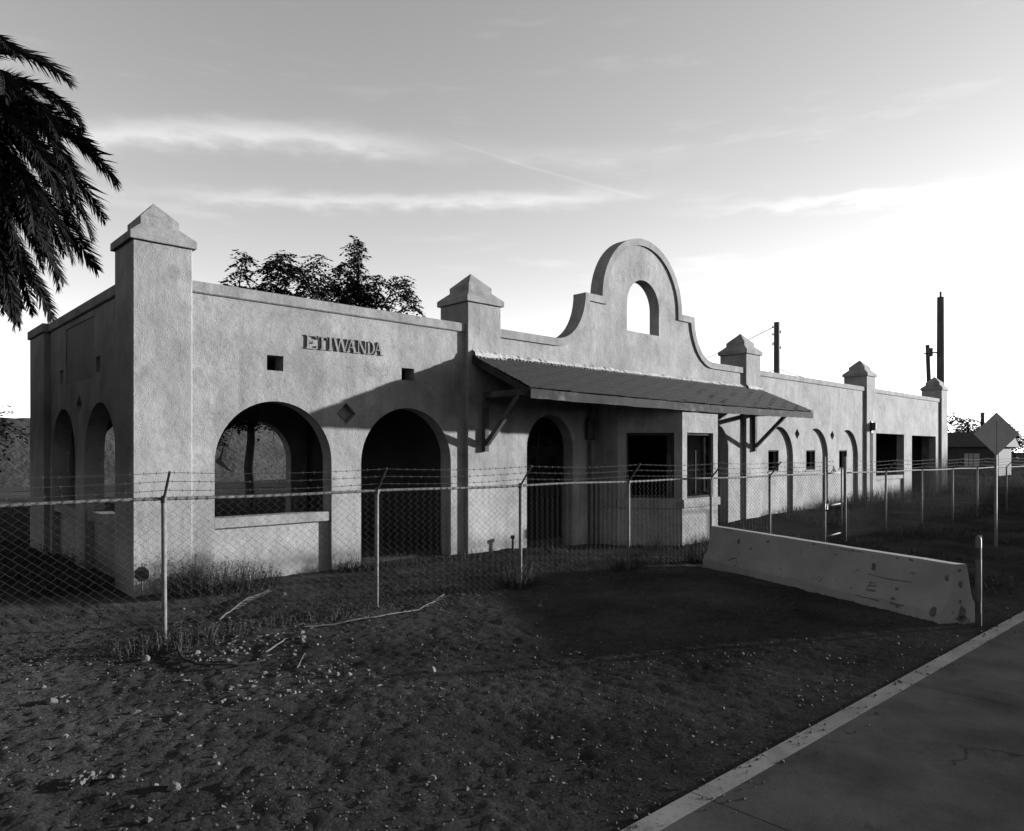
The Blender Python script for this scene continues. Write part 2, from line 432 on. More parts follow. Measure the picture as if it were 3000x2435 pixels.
# back wall, inner partitions, floor and flat roof keep the rooms dark
BY0, BY1 = 8.2, 8.56
back_out = [(.6,-.4),(43.6,-.4),(43.6,PZ-.02),(.6,PZ-.02)]
plate('back_wall', back_out, [arch(1.395,3.755,1.05,2.21), arch(4.445,6.854,.1,2.18), rect(34.6,36.6,1.2,3.2)], BY0, BY1, 'stucco', ST)
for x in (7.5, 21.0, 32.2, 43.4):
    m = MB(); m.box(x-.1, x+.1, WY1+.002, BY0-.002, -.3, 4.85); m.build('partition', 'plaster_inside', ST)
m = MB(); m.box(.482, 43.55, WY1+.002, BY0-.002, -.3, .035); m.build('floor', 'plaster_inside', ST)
m = MB(); m.box(.482, 43.55, WY1+.004, BY0-.004, 4.86, 5.0); m.build('flat_roof', 'panel_dark', ST)

# raised letters
def letters():
    H = .275; Z0 = 4.468
    def q(*p): return list(p)
    t = .20; s = .07
    def V(x0, x1, y0=0, y1=1): return q((x0,y0),(x1,y0),(x1,y1),(x0,y1))
    def SL(xb, xt, w, y0=0, y1=1): return q((xb-w/2,y0),(xb+w/2,y0),(xt+w/2,y1),(xt-w/2,y1))
    G = {}
    G['E'] = [V(.10,.28), V(.0,.90,0,.08), V(.0,.88,.92,1), V(.28,.62,.47,.55), q((.82,.08),(.90,.08),(.96,.26),(.88,.2)), q((.80,.92),(.88,.92),(.9,.76),(.84,.8)), V(.58,.64,.40,.62)]
    G['T'] = [V(.36,.56), V(.0,.95,.91,1), V(.24,.68,0,.07), q((0,.91),(.08,.91),(.03,.72),(0,.72)), q((.87,.91),(.95,.91),(.95,.72),(.92,.72))]
    G['I'] = [V(.25,.75), V(0,1,0,.07), V(0,1,.93,1)]
    G['W'] = [SL(.30,.10,.13), SL(.30,.47,.05), SL(.70,.50,.13), SL(.70,.90,.05), V(.0,.22,.94,1), V(.38,.60,.94,1), V(.80,1.0,.94,1)]
    G['A'] = [SL(.12,.46,.06), SL(.80,.48,.20), V(.26,.66,.34,.41), V(.0,.26,0,.06), V(.62,1.0,0,.06)]
    G['N'] = [V(.12,.20), V(.80,.88), SL(.78,.20,.2), V(.0,.32,0,.06), V(.68,1.0,.94,1), V(.0,.24,.94,1)]
    arc = [(.30+.62*math.sin(math.pi*i/12), .5-.5*math.cos(math.pi*i/12)) for i in range(13)]
    arci = [(.30+.42*math.sin(math.pi*i/12), .5-.42*math.cos(math.pi*i/12)) for i in range(13)]
    G['D'] = [V(.10,.30), V(0,.34,0,.07), V(0,.34,.93,1)]+[q(arc[i],arc[i+1],arci[i+1],arci[i]) for i in range(12)]
    lay = [('E',0,.25),('T',.262,.215),('I',.492,.10),('W',.600,.375),('A',.905,.26),('N',1.155,.245),('D',1.400,.20),('A',1.560,.26)]
    for ch, x, w in lay:
        m = MB()
        for k, poly in enumerate(G[ch]):
            n = len(poly); yf = WY0-.034-.0012*k; yb = WY0+.004
            # keep the front face of every polygon turned outwards
            ar = sum(poly[i][0]*poly[(i+1)%n][1]-poly[(i+1)%n][0]*poly[i][1] for i in range(n))
            if ar < 0: poly = poly[::-1]
            vs = [(3.172+x+u*w, yf, Z0+v*H+x*.012) for u, v in poly]+[(3.172+x+u*w, yb, Z0+v*H+x*.012) for u, v in poly]
            m.add(vs, [tuple(range(n)), tuple(range(2*n-1, n-1, -1))]+[(i, n+i, n+(i+1)%n, (i+1)%n) for i in range(n)])
        m.build('letter', 'stucco_cap', ST)['label'] = 'raised serif letter '+ch+' of the station name'
letters()

# canted bay under the canopy
BP = [(12.15,.125),(12.15,-.62),(13.42,-1.87),(15.27,-1.87),(16.54,-.62),(16.54,.125)]
def bay():
    B = bpy.data.objects.new('bay', None); COL.objects.link(B); B.parent = ST
    def face(i, openings, nm='bay_wall'):
        a = Vector(BP[i]); b = Vector(BP[i+1]); d = (b-a); Ln = d.length; d.normalize(); nrm = Vector((d.y,-d.x))  # outward
        if nrm.dot(Vector((14.34,.5))-a) > 0: nrm = -nrm
        o = plate(nm, rect(0,Ln,-.45,3.76), openings, 0, .14, 'stucco', B)
        for v in o.data.vertices:
            u, w, z = v.co; p = a+d*u-nrm*w; v.co = (p.x, p.y, z)
        bm = bmesh.new(); bm.from_mesh(o.data); bmesh.ops.recalc_face_normals(bm, faces=bm.faces); bm.to_mesh(o.data); bm.free()
        m = MB(); z0, z1 = .86, 1.08
        e = .03 if 0 < i < 4 else 0
        P = [a-d*e, b+d*e]; vs = []
        for z in (z0, z1):
            for p, off in ((P[0],.07),(P[1],.07),(P[1],-.02),(P[0],-.02)):
                r = p+nrm*off; vs.append((r.x, r.y, z+.002*i))
        m.add(vs, [(3,2,1,0),(4,5,6,7),(0,1,5,4),(1,2,6,5),(2,3,7,6),(3,0,4,7)]); m.build('sill_ledge', 'stucco_cap', B, smooth='fix')
        for op in openings:
            u0, u1 = op[0][0], op[1][0]; zb, zt = op[0][1], op[2][1]
            fr = B
            mm = MB()
            def piece(ua, ub, za, zb_, w0, w1):
                vs = []
                for z in (za, zb_):
                    for u, w in ((ua,w0),(ub,w0),(ub,w1),(ua,w1)):
                        p = a+d*u-nrm*w; vs.append((p.x, p.y, z))
                mm.add(vs, [(3,2,1,0),(4,5,6,7),(0,1,5,4),(1,2,6,5),(2,3,7,6),(3,0,4,7)])
            piece(u0+.002,u0+.06,zb,zt,.07,.13); piece(u1-.06,u1-.002,zb,zt,.07,.13); piece(u0+.06,u1-.06,zt-.07,zt-.002,.07,.13); piece(u0+.06,u1-.06,zb+.002,zb+.06,.07,.13)
            mm.build('window_frame', 'wood_dark', fr)
            if i == 2:   # casement hanging open inside the front window
                mm = MB(); c = a+d*(u0+.62*(u1-u0))-nrm*.25
                for k in (0, .42):
                    mm.box(c.x+k*.8-.035, c.x+k*.8+.035, c.y+k*.5, c.y+k*.5+.05, 1.2, 2.45)
                mm.box(c.x-.035, c.x+.37, c.y+.06, c.y+.11, 1.2, 1.28); mm.build('casement', 'wood_dark', fr)
    face(0, []); face(4, [])
    Ln = (Vector(BP[2])-Vector(BP[1])).length
    face(1, [rect(.24,1.56,1.13,2.94)]); face(3, [rect(Ln-1.56,Ln-.24,1.13,2.94)])
    face(2, [rect(.23,1.60,1.10,2.95)])
    m = MB(); vs = [(x,y,3.762) for x,y in BP]+[(x,y,3.778) for x,y in BP]
    m.add(vs, [tuple(range(6)), tuple(range(11,5,-1))]+[(i,i+6,(i+1)%6+6,(i+1)%6) for i in range(6)]); m.build('bay_roof', 'wood_dark', B)
bay()

# doors set back in the two canopy arches
def door(x0, x1):
    D = bpy.data.objects.new('door', None); COL.objects.link(D); D.parent = ST
    y = WY1+.10
    m = MB(); m.box(x0+.02,x1-.02,y,y+.05,2.44,2.56); m.box(x0+.005,x0+.1,y,y+.05,-.2,2.44); m.box(x1-.1,x1-.005,y,y+.05,-.2,2.44); m.build('door_frame','door_wood',D)
    mid = (x0+x1)/2
    for a, b in ((x0+.1,mid-.01),(mid+.01,x1-.1)):
        m = MB(); m.box(a,a+.1,y+.002,y+.045,-.15,2.44); m.box(b-.1,b,y+.002,y+.045,-.15,2.44); m.box(a+.1,b-.1,y+.002,y+.045,2.3,2.44); m.box(a+.1,b-.1,y+.002,y+.045,1.0,1.16); m.box(a+.1,b-.1,y+.002,y+.045,-.15,.12)
        L = m.build('door_leaf','door_wood',D)
    for a, b in ((x0+.2,mid-.11),(mid+.11,x1-.2)):
        m = MB(); m.box(a,b,y+.015,y+.03,.12,1.0); m.build('door_panel','door_wood',D)
    for k in range(1,4):
        m = MB(); x = x0+(x1-x0)*k/4; m.box(x-.02,x+.02,y+.01,y+.04,2.56,2.49+math.sqrt(max(0,.8-(x-mid)**2))); m.build('fanlight_bar','door_wood',D)
door(9.344,11.134); door(17.55,19.34)
# small windows in the blind arches
for k, (a, b) in enumerate(NW):
    w = bpy.data.objects.new('window', None); COL.objects.link(w); w.parent = ST
    m = MB(); y0, y1 = WYM+.03, WYM+.09
    m.box(a+.002,a+.05,y0,y1,1.642,2.468); m.box(b-.05,b-.002,y0,y1,1.642,2.468); m.box(a+.05,b-.05,y0,y1,2.42,2.468); m.box(a+.05,b-.05,y0,y1,1.642,1.69)
    m.build('window_frame','wood_dark',w)
    m = MB(); m.box(a-.05,b+.05,WYM-.03,WYM+.01,1.585,1.638); m.build('window_sill','stucco_cap',w)
# diamond tiles in their recesses
for x, z in ((4.093,3.205),(24.70,3.126),(28.08,3.122)):
    m = MB(); r = .13
    m.add([(x-r,WYM-.035,z),(x,WYM-.035,z-r),(x+r,WYM-.035,z),(x,WYM-.035,z+r),(x-.22,WYM-.005,z),(x,WYM-.005,z-.22),(x+.22,WYM-.005,z),(x,WYM-.005,z+.22)],[(0,1,2,3),(0,4,5,1),(1,5,6,2),(2,6,7,3),(3,7,4,0)])
    m.build('diamond_tile','tile',ST)
# downspout, meter box and conduit
m = MB(); m.tube([(11.75,.04,-.3),(11.75,.04,3.9)], .04, 8); m.build('downspout','metal_dark',ST)
m = MB(); m.box(11.62,11.95,-.02,.118,2.75,3.3); m.build('electric_box','metal_dark',ST,bevel=.02)
m = MB(); m.tube([(12.02,.04,-.3),(12.02,.04,1.5)], .055, 8); m.build('pipe','galvanised',ST)
m = MB(); m.tube([(32.2,-.09,3.42),(32.2,-.09,3.78)], .16, 12); m.box(32.12,32.28,-.05,.0,3.3,3.86); m.build('electric_meter','metal_dark',ST)
m = MB(); m.tube([(32.2,-.04,3.3),(32.2,-.04,.1)], .03, 6); m.build('conduit','galvanised',ST)
m = MB(); m.tube([(8.5,-.25,-.05),(8.5,-.25,.3)], .03, 6); m.tube([(8.5,-.25,.28),(8.5,-.25,.36)], .06, 6); m.build('standpipe','metal_dark',ST)

# ---- canopy
CX0, CX1, CYE, CZT, CZE = 7.40, 21.45, -1.95, 4.70, 3.80
CAN = bpy.data.objects.new('canopy', None); COL.objects.link(CAN); CAN.parent = ST
slope = Vector((0, CYE, CZE-CZT)); SL = slope.length; sdir = slope.normalized(); snorm = Vector((0, -sdir.z, sdir.y)); snorm = snorm if snorm.z > 0 else -snorm
m = MB()
for x in (CX0+.01, CX1-.01):
    for p in (Vector((x,.1,CZT+.1*(CZT-CZE)/1.95)), Vector((x,CYE+.02,CZE-.05))):
        m.v += [tuple(p), tuple(p-snorm*.045)]
m.f = [(0,2,6,4),(1,5,7,3),(0,1,3,2),(4,6,7,5),(2,3,7,6),(0,4,5,1)]
m.build('roof_deck', 'wood_dark', CAN, smooth='fix')
def sag(x): return -.035*math.sin(math.pi*(x-CX0)/(CX1-CX0))+.018*noise.noise((x*.7,0,0))+.010*noise.noise((x*2.3,3,0))
def shingles():
    base = {}
    def strip(nm, jag):
        m = MB(); rnd = random.Random(nm); n = 6
        # a course strip 1 x .2 with a slightly uneven lower edge, thicker at the butt
        for i in range(n+1):
            x = i/n; e = rnd.uniform(-.006,.006)*jag
            m.v += [(x,0,0),(x,-.195+e,.016+rnd.uniform(0,.010)*jag),(x,-.195+e,-.006)]
        for i in range(n):
            o = i*3; m.f += [(o,o+1,o+4,o+3),(o+1,o+2,o+5,o+4)]
        m.f += [(0,2,1),(n*3,n*3+1,n*3+2)]
        me = bpy.data.meshes.new('shingle'); me.from_pydata(m.v, [], m.f); me.materials.append(MATS['shingle'])
        return me
    ms = [strip(k, 1.0) for k in range(6)]
    rnd = random.Random(3); ang = math.atan2(CZE-CZT, -CYE)   # negative
    rows = 15; ex = SL/rows
    for r in range(rows):
        u = CX0+.0 - ((r % 3)*.31+rnd.uniform(-.05,.05))
        while u < CX1:
            a = max(u, CX0-.02); b = min(u+.96, CX1+.02)
            if b-a > .08:
                o = bpy.data.objects.new('shingle', rnd.choice(ms)); COL.objects.link(o); o.parent = CAN
                p = Vector((a, 0, CZT))+sdir*(ex*(r)-.05+rnd.uniform(-.004,.004))+snorm*(.004+rnd.uniform(0,.004)+sag((a+b)/2)*((r+1)/rows)+.03*((r+1)/rows))
                o.location = p; o.scale = (b-a-.004, 1, 1)
                o.rotation_euler = (-ang, 0, rnd.uniform(-.004,.004))
                if r == rows-1 and rnd.random() < .5: o.rotation_euler.x += rnd.uniform(0,.06)
            u += .96
shingles()
# fascia boards: weathered, in four lengths
xs = [CX0, 11.1, 14.7, 18.4, CX1]
for i in range(4):
    m = MB(); nseg = 14; rf = random.Random(i+40)
    for k in range(nseg+1):
        x = xs[i]+.003+(xs[i+1]-xs[i]-.006)*k/nseg; g = sag(x); e = rf.uniform(-.006,.006); yy = CYE-.03+.006*noise.noise((x*1.5,i*3,0))+.004*(i%2)
        m.v += [(x,yy,CZE-.215+g+e),(x,yy+.042,CZE-.215+g+e),(x,yy+.042,CZE-.005+g),(x,yy,CZE-.005+g+rf.uniform(-.004,.004))]
    for k in range(nseg):
        for j in range(4): m.f.append((k*4+j,k*4+(j+1)%4,k*4+4+(j+1)%4,k*4+4+j))
    m.f += [(0,1,2,3),(nseg*4+3,nseg*4+2,nseg*4+1,nseg*4)]; m.build('fascia', 'wood_fascia', CAN, smooth='fix')
for x in (CX0-.012, CX1-.022):
    m = MB(); vs = []
    for xx in (x, x+.034):
        for p in (Vector((xx,0,CZT)), Vector((xx,CYE+.014,CZE))):
            vs += [tuple(p+snorm*.002), tuple(p-snorm*.15)]
    m.add(vs, [(0,2,3,1),(4,5,7,6),(0,4,6,2),(1,3,7,5),(2,6,7,3),(0,1,5,4)]); m.build('verge_board', 'wood_dark', CAN, smooth='fix')
for i in range(14):
    x = CX0+.5+i*1.0; m = MB()
    m.bar(Vector((x,.1,CZT+.03))-snorm*.11, Vector((x,CYE+.03,CZE))-snorm*.11, .06, .12); m.build('rafter', 'wood_dark', CAN)
# row of broken roof tiles bedded in mortar along the wall
def tiles():
    me = bpy.data.meshes.new('ridge_tile'); v = []; f = []; n = 6
    for y in (0, .16):
        for r in (.06, .046):
            for i in range(n+1):
                a = math.pi*i/n; v.append((r*math.cos(a), y, r*math.sin(a)*1.05))
    k = n+1
    for i in range(n):
        f += [(i,i+1,2*k+i+1,2*k+i),(k+i+1,k+i,3*k+i,3*k+i+1),(i+1,i,k+i,k+i+1)]
    b0 = len(v); v += [(.042*math.cos(math.pi*i/n), .03, .044*math.sin(math.pi*i/n)) for i in range(n+1)]; f.append(tuple(range(b0,b0+n+1)))  # dark face set inside each tile end for the shade of its hollow
    me.from_pydata(v, [], f); me.materials.append(MATS['mortar']); me.materials.append(MATS['black_mark_and_hollow']); me.polygons[len(f)-1].material_index = 1
    rnd = random.Random(5); x = CX0+.12
    while x < CX1-.05:
        on_pil = x < 8.36 or x > 20.35
        y = (-.165 if on_pil else -.04)+rnd.uniform(-.012,.012)
        if rnd.random() > .1:
            o = bpy.data.objects.new('ridge_tile', me); COL.objects.link(o); o.parent = CAN
            o.location = (x, y, CZT+(y*(CZT-CZE)/1.95)+.012+rnd.uniform(0,.012)); o.scale = (rnd.uniform(.9,1.1),1,rnd.uniform(.8,1.1))
            o.rotation_euler = (R(-12),0,rnd.uniform(-.1,.1))
        x += .131+rnd.uniform(-.012,.012)
    for (a, b, y0, y1) in ((CX0+.02,8.33,-.115,.01),(8.33,20.377,0.01,.13),(20.377,CX1-.02,-.115,.01)):
        m = MB(); xx = a; i = 0; nn = max(2, int((b-a)/.045))
        for i in range(nn+1):
            xx = a+(b-a)*i/nn; k = noise.noise((xx*9,0,0)); k2 = noise.noise((xx*23,4,0))
            zt = CZT+.115+.035*k+.02*k2
            yb = y0+.012*k2
            m.v += [(xx,yb,CZT+yb*.46+.05+.012*k),(xx,yb+.03,zt-.03),(xx,y1,zt+.035),(xx,y1,CZT-.05),(xx,yb,CZT+yb*.46-.0)]
        for i in range(nn):
            for j in range(5): m.f.append((i*5+j, i*5+(j+1)%5, i*5+5+(j+1)%5, i*5+5+j))
        m.build('mortar_bed', 'mortar', CAN, smooth='fix')
tiles()
# timber brackets on the pilasters
for x in (7.78, 20.9):
    B = bpy.data.objects.new('bracket', None); COL.objects.link(B); B.parent = ST
    m = MB(); m.box(x-.07,x+.07,-.11,-.002,2.42,3.70); m.build('wall_post','wood_bracket',B,bevel=.008)
    m = MB(); m.box(x-.065,x+.065,-1.80,-.002,3.702,3.85); m.build('beam','wood_bracket',B,bevel=.008)
    m = MB(); m.bar((x,-.10,2.60),(x,-1.25,3.72),.11,.12); m.build('brace','wood_bracket',B,bevel=.008)
    m = MB(); m.tube([(x-.08,-.07,2.62),(x+.08,-.07,2.62)],.03,6); m.build('bolt','metal_dark',B)

# ------------------------------------------------------------------ chain link fence
FE = thing('chain_link_fence', (0,0,0), 'chain link fence with top rail and barbed wire running before the building', 'fence')
PS = [-4.5,-1.6,1.41,4.40,7.23,10.04,12.76,15.12,17.72,18.86,21.32,23.84,26.3,28.5,31.5,34.5]
RZ = 1.82
def fz(s): x, y = fence_xy(s); return ground_z(x, y, False)
nrm2 = Vector((FD.y, -FD.x))           # towards the camera side
if nrm2.y > 0: nrm2 = -nrm2
for i, s in enumerate(PS):
    x, y = fence_xy(s); gate = i in (8, 9); r = .042 if gate else .031
    lean = .012*math.sin(i*2.3)
    m = MB(); top = 2.28 if gate else RZ+.045
    m.tube([(x,y,-.3),(x+lean,y+lean*.6,top)], r, 10); m.build('post','galvanised',FE,smooth=True)
    if not gate:
        m = MB(); a = Vector((x+lean,y+lean*.6,top-.05)); b = a+Vector((nrm2.x*.31,nrm2.y*.31,.36))
        m.tube([a, b], .017, 6); m.tube([a-Vector((0,0,.04)),a+Vector((0,0,.03))], r+.008, 8); m.build('barb_arm','metal_dark',FE)
for a, b in ((-4.5,17.72),(18.86,34.5)):
    m = MB(); pts = []; k = int((b-a)/.4)
    for i in range(k+1):
        s = a+(b-a)*i/k; x, y = fence_xy(s); pts.append((x, y, RZ+.008*math.sin(s*1.7)))
    m.tube(pts, .021, 8); m.build('top_rail','galvanised',FE,smooth=True)
def rail_loops(a, b):
    m = MB(); s = a+.05
    while s < b-.05:
        x, y = fence_xy(s); z = RZ+.008*math.sin(s*1.7); n = 8; o = len(m.v)
        for k, (q, rr) in enumerate(((-.006,.0265),(.006,.0265))):
            for j in range(n):
                t = 2*math.pi*j/n; m.v.append((x+FD.x*q+nrm2.x*rr*math.cos(t)+FD.x*.012*math.sin(t), y+FD.y*q+nrm2.y*rr*math.cos(t), z+rr*math.sin(t)))
        for j in range(n): m.f.append((o+j,o+(j+1)%n,o+n+(j+1)%n,o+n+j))
        s += .0625*(2 if s < 14 else 4)
    tag(m.build('rail_ties','wire',FE), kind='stuff')
rail_loops(-4.5,17.72); rail_loops(18.86,34.5)
def chain(s0, s1, parent, z0=.05, z1=RZ+.035, org=None):
    m = MB(); w = .0625; hz = .05; n = int((z1-z0)/hz); i0 = int(math.ceil(s0/w)); i1 = int(math.floor(s1/w))
    rad = .0023
    for i in range(i0, i1):
        pts = []
        for k in range(n+1):
            s = (i+((k+i) % 2))*w; x, y = fence_xy(s)
            bow = .012*math.sin(s*2.1+k*.11)+(.02*math.sin(s*.9)*(1-k/n))
            off = (-.026 if k > n-3 else -.03)+bow*.5
            pts.append((x+nrm2.x*-off, y+nrm2.y*-off, z0+k*hz+.01*math.sin(s*1.3)))
        m.tube(pts, rad, 3, cap=False)
    return tag(m.build('wire_mesh','wire',parent), kind='stuff')
for i in range(len(PS)-1):
    if PS[i] == 17.72: continue
    chain(PS[i], PS[i+1], FE)
for k in range(3):
    m = MB(); f = (.34, .66, .97)[k]; rnd = random.Random(k)
    for a, b in ((0,8),(9,15)):
        pts = []
        for i in range(a, b):
            for j in range(9):
                t = j/9; s = PS[i]+(PS[i+1]-PS[i])*t; x, y = fence_xy(s); sag = -.035*math.sin(math.pi*t)
                pts.append((x+nrm2.x*.31*f, y+nrm2.y*.31*f, RZ-.005+.36*f+sag))
        x, y = fence_xy(PS[b]); pts.append((x+nrm2.x*.31*f, y+nrm2.y*.31*f, RZ-.005+.36*f))
        m.tube(pts, .0032, 4, cap=False)
        s = PS[a]
        for q in range(len(pts)-1):
            p0 = Vector(pts[q]); p1 = Vector(pts[q+1]); nb = max(1, int((p1-p0).length/.14))
            for j in range(nb):
                c = p0.lerp(p1, (j+rnd.random()*.3)/nb); m.tube([c+Vector((.003,0,-.022)),c+Vector((-.003,0,.022))], .0036, 3); m.tube([c+Vector((nrm2.x*.02,nrm2.y*.02,-.008)),c-Vector((nrm2.x*.02,nrm2.y*.02,-.008))], .0036, 3)
    m.build('barbed_wire','wire',FE)
# walk gate in the fence
gx, gy = fence_xy(17.72); hx, hy = fence_xy(18.86)
GA = thing('walk_gate', (gx,gy,0), 'narrow pipe framed walk gate hung between two tall fence posts', 'gate')
def gate():
    d = Vector((hx-gx,hy-gy,0)); L = d.length; d.normalize(); d = Matrix.Rotation(R(3),3,'Z') @ d
    a, b = d*.10, d*(L-.09)
    def t(p, q, r=.021, nm='frame_tube'):
        m = MB(); m.tube([p,q], r, 8); m.build(nm,'galvanised',GA,smooth=True)
    Z = Vector((0,0,1))
    t(a+Z*.13,a+Z*1.86); t(b+Z*.15,b+Z*2.0); t(a+Z*1.83,b+Z*1.83); t(a+Z*.95,b+Z*.98); t(a+Z*.13,b+Z*.17)
    m = MB(); w = .0625; n = 16
    for i in range(int(L/w)-3):
        pts = [d*(.12+(i+((k+i)%2))*w)+Z*(1.0+k*.05) for k in range(n+1)]; m.tube(pts,.0023,3,cap=False)
    tag(m.build('wire_mesh','wire',GA),kind='stuff')
    c = (a+b)/2+Z*1.83
    m = MB(); m.tube([c,c+Z*.2],.014,6); m.tube([c+d*.17,c+Z*.14],.014,6); m.tube([c-d*.17,c+Z*.14],.014,6); m.build('barb_spreader','metal_dark',GA)
    m = MB(); m.box(-.04,.14,-.05,.05,.86,1.02); m.tube([Vector((.0,-.05,.82)),Vector((.1,-.05,1.1))],.02,6); m.build('latch','metal_dark',GA)
gate()

# ------------------------------------------------------------------ concrete barrier
def barrier():
    a = Vector((9.85,-4.72)); b = Vector((7.70,-9.90)); d = (b-a); L = d.length; d.normalize(); n = Vector((-d.y, d.x))
    if n.x > 0: n = -n                                    # near side
    c = a-n*.31                                            # centre line
    T = thing('concrete_barrier', (c.x+d.x*L/2, c.y+d.y*L/2, 0), 'chipped pale concrete traffic barrier standing on the dirt beside the path', 'barrier')
    o = Vector((c.x+d.x*L/2, c.y+d.y*L/2))
    prof = [(.31,-.06),(.31,.13),(.298,.155),(.19,.32),(.175,.37),(.098,.79),(.085,.825)]
    ring = [(-w,z) for w,z in prof]+[(w,z) for w,z in reversed(prof)]
    m = MB(); k = 60; nr = len(ring)
    for i in range(k+1):
        s = L*i/k
        for (w, z) in ring:
            # chipped foot and slightly worn arrises
            q = noise.noise((s*2.2, z*3, w)); ch = 0
            if z < .14: ch = max(0, noise.noise((s*3.1, w*2, 5))-.15)*.14
            sk = .22*w*max(0,(i-k+6)/6); p = c+d*(s+sk)-o; w2 = w*(1-ch*1.2)+.004*q
            m.v.append((p.x-n.x*w2, p.y-n.y*w2, z+(ch*.5 if z < .0 else 0)+.004*q))
    for i in range(k):
        for j in range(nr): m.f.append((i*nr+j, i*nr+(j+1)%nr, (i+1)*nr+(j+1)%nr, (i+1)*nr+j))
    m.f += [tuple(range(nr))[::-1], tuple(k*nr+j for j in range(nr))]
    me = bpy.data.meshes.new('body'); me.from_pydata(m.v, [], m.f)
    bm = bmesh.new(); bm.from_mesh(me); bmesh.ops.recalc_face_normals(bm, faces=bm.faces); bm.to_mesh(me); bm.free()
    mkobj('body', me, 'concrete_barrier', T)
    def on(s, z, lift=.002):    # point on the near face at length s and height z
        for (w0,z0),(w1,z1) in zip(prof, prof[1:]):
            if z0 <= z <= z1: w = w0+(w1-w0)*(z-z0)/max(1e-6,z1-z0); break
        else: w = .08
        p = c+d*s-o+n*(w+lift); return Vector((p.x,p.y,z))
    rnd = random.Random(11)
    # form-tie holes and dark scars
    for s, z, r in ((.95,.60,.055),(4.25,.60,.06),(5.5,.62,.05),(5.42,.14,.07)):
        m = MB(); nn = 10; m.v.append(tuple(on(s,z,.004)))
        for i in range(nn):
            t = 2*math.pi*i/nn; rr = r*rnd.uniform(.75,1.2); m.v.append(tuple(on(s+rr*math.cos(t)*.8, z+rr*math.sin(t),.004)))
        m.f = [(0,1+i,1+(i+1)%nn) for i in range(nn)]; m.build('tie_hole','black_mark_and_hollow',T)
    def scar(pts, w):
        m = MB()
        for i,(s,z) in enumerate(pts):
            ww = w*rnd.uniform(.6,1.3); m.v += [tuple(on(s,z-ww/2,.004)),tuple(on(s,z+ww/2,.004))]
        for i in range(len(pts)-1): m.f.append((2*i,2*i+2,2*i+3,2*i+1))
        m.build('scrape_mark','black_mark_and_hollow',T)
    # dark pockets and chips in the near end
    for zc, hw, hh, wc in ((.55,.035,.05,.0),(.12,.06,.10,.02),(.30,.02,.03,-.01),(.74,.03,.02,-.02),(.05,.10,.045,.02)):
        m = MB(); nn = 11; base = c+d*(L+.006)-o
        def ep(w, z): p = base-n*w+d*(.22*w); return (p.x,p.y,z)
        m.v.append(ep(wc,zc))
        for i in range(nn):
            t = 2*math.pi*i/nn; q = rnd.uniform(.7,1.25); m.v.append(ep(wc+hw*q*math.cos(t), zc+hh*q*math.sin(t)))
        m.f = [(0,1+i,1+(i+1)%nn) for i in range(nn)]; m.build('chip','black_mark_and_hollow',T)
    for _ in range(22):
        s0 = rnd.uniform(.3,5.1); z0 = rnd.choice((rnd.uniform(.09,.3),rnd.uniform(.1,.75),.79)); m = MB(); nn = 7; rr = rnd.uniform(.006,.024); m.v.append(tuple(on(s0,z0,.004)))
        for i in range(nn):
            t = 2*math.pi*i/nn; q = rnd.uniform(.5,1.4); m.v.append(tuple(on(s0+rr*2.2*q*math.cos(t), min(.83,max(.07,z0+rr*q*math.sin(t))),.004)))
        m.f = [(0,1+i,1+(i+1)%nn) for i in range(nn)]; m.build('chip','black_mark_and_hollow',T)
    scar([(4.15,.47),(4.35,.455),(4.55,.45),(4.8,.46),(4.95,.47)],.014)
    scar([(.78,.20),(.86,.25),(.97,.28),(1.0,.27)],.03); scar([(1.02,.24),(1.08,.17),(1.04,.12)],.03); scar([(1.0,.28),(1.03,.37)],.02)
    scar([(3.05,.2),(3.1,.27)],.02); scar([(3.15,.2),(3.2,.28)],.02); scar([(3.24,.2),(3.28,.27)],.03)
    scar([(4.2,.24),(4.24,.34)],.025); scar([(4.2,.23),(4.38,.24)],.025); scar([(4.2,.29),(4.36,.31)],.02); scar([(4.2,.34),(4.33,.35)],.018)
    scar([(4.05,.12),(4.2,.115),(4.35,.12),(4.5,.11)],.018); scar([(4.7,.13),(4.85,.12),(4.95,.13)],.025); scar([(3.6,.79),(3.8,.785),(4.0,.79)],.015); scar([(4.9,.6),(5.0,.61)],.02); scar([(4.95,.52),(4.97,.61)],.015)
barrier()

# flexible marker post at the end of the barrier
T = thing('marker_post', (7.98,-10.24,0), 'slim dark marker post with black bands at the end of the concrete barrier', 'marker post')
m = MB(); m.tube([(0,0,-.1),(0,0,1.2),(0,0,1.235)], [.040,.040,.025], 12); m.build('post_body','post_dark',T,smooth=True)
for z in (.18,.92):
    m = MB(); m.tube([(0,0,z),(0,0,z+.16)], .0412, 12); m.build('band','post_band',T)
m = MB(); m.box(.041,.047,-.03,.02,-.02,1.25); m.build('lit_edge_strip','house_pale',T)  # pale strip standing in for the sunlit edge of the post

# diamond road sign seen from behind
T = thing('road_sign', (17.8,-8.25,0), 'pale diamond road sign on a post at the right edge beyond the barrier', 'sign')
fd = Vector((-.76,-.65,0)).normalized(); sdv = Vector((-fd.y,fd.x,0))
m = MB(); vs = []
for k in (0,.004):
    for u, z in ((-.55,0),(0,-.55),(.55,0),(0,.55)): vs.append(tuple(sdv*u+fd*(k+.03)+Vector((0,0,2.87+z))))
m.add(vs, [(3,2,1,0),(4,5,6,7),(0,1,5,4),(1,2,6,5),(2,3,7,6),(3,0,4,7)]); m.build('sign_panel','sign_pale',T,smooth='fix')
m = MB(); m.box(-.03,.03,-.03,.03,-.2,3.2); m.build('sign_post','galvanised',T)

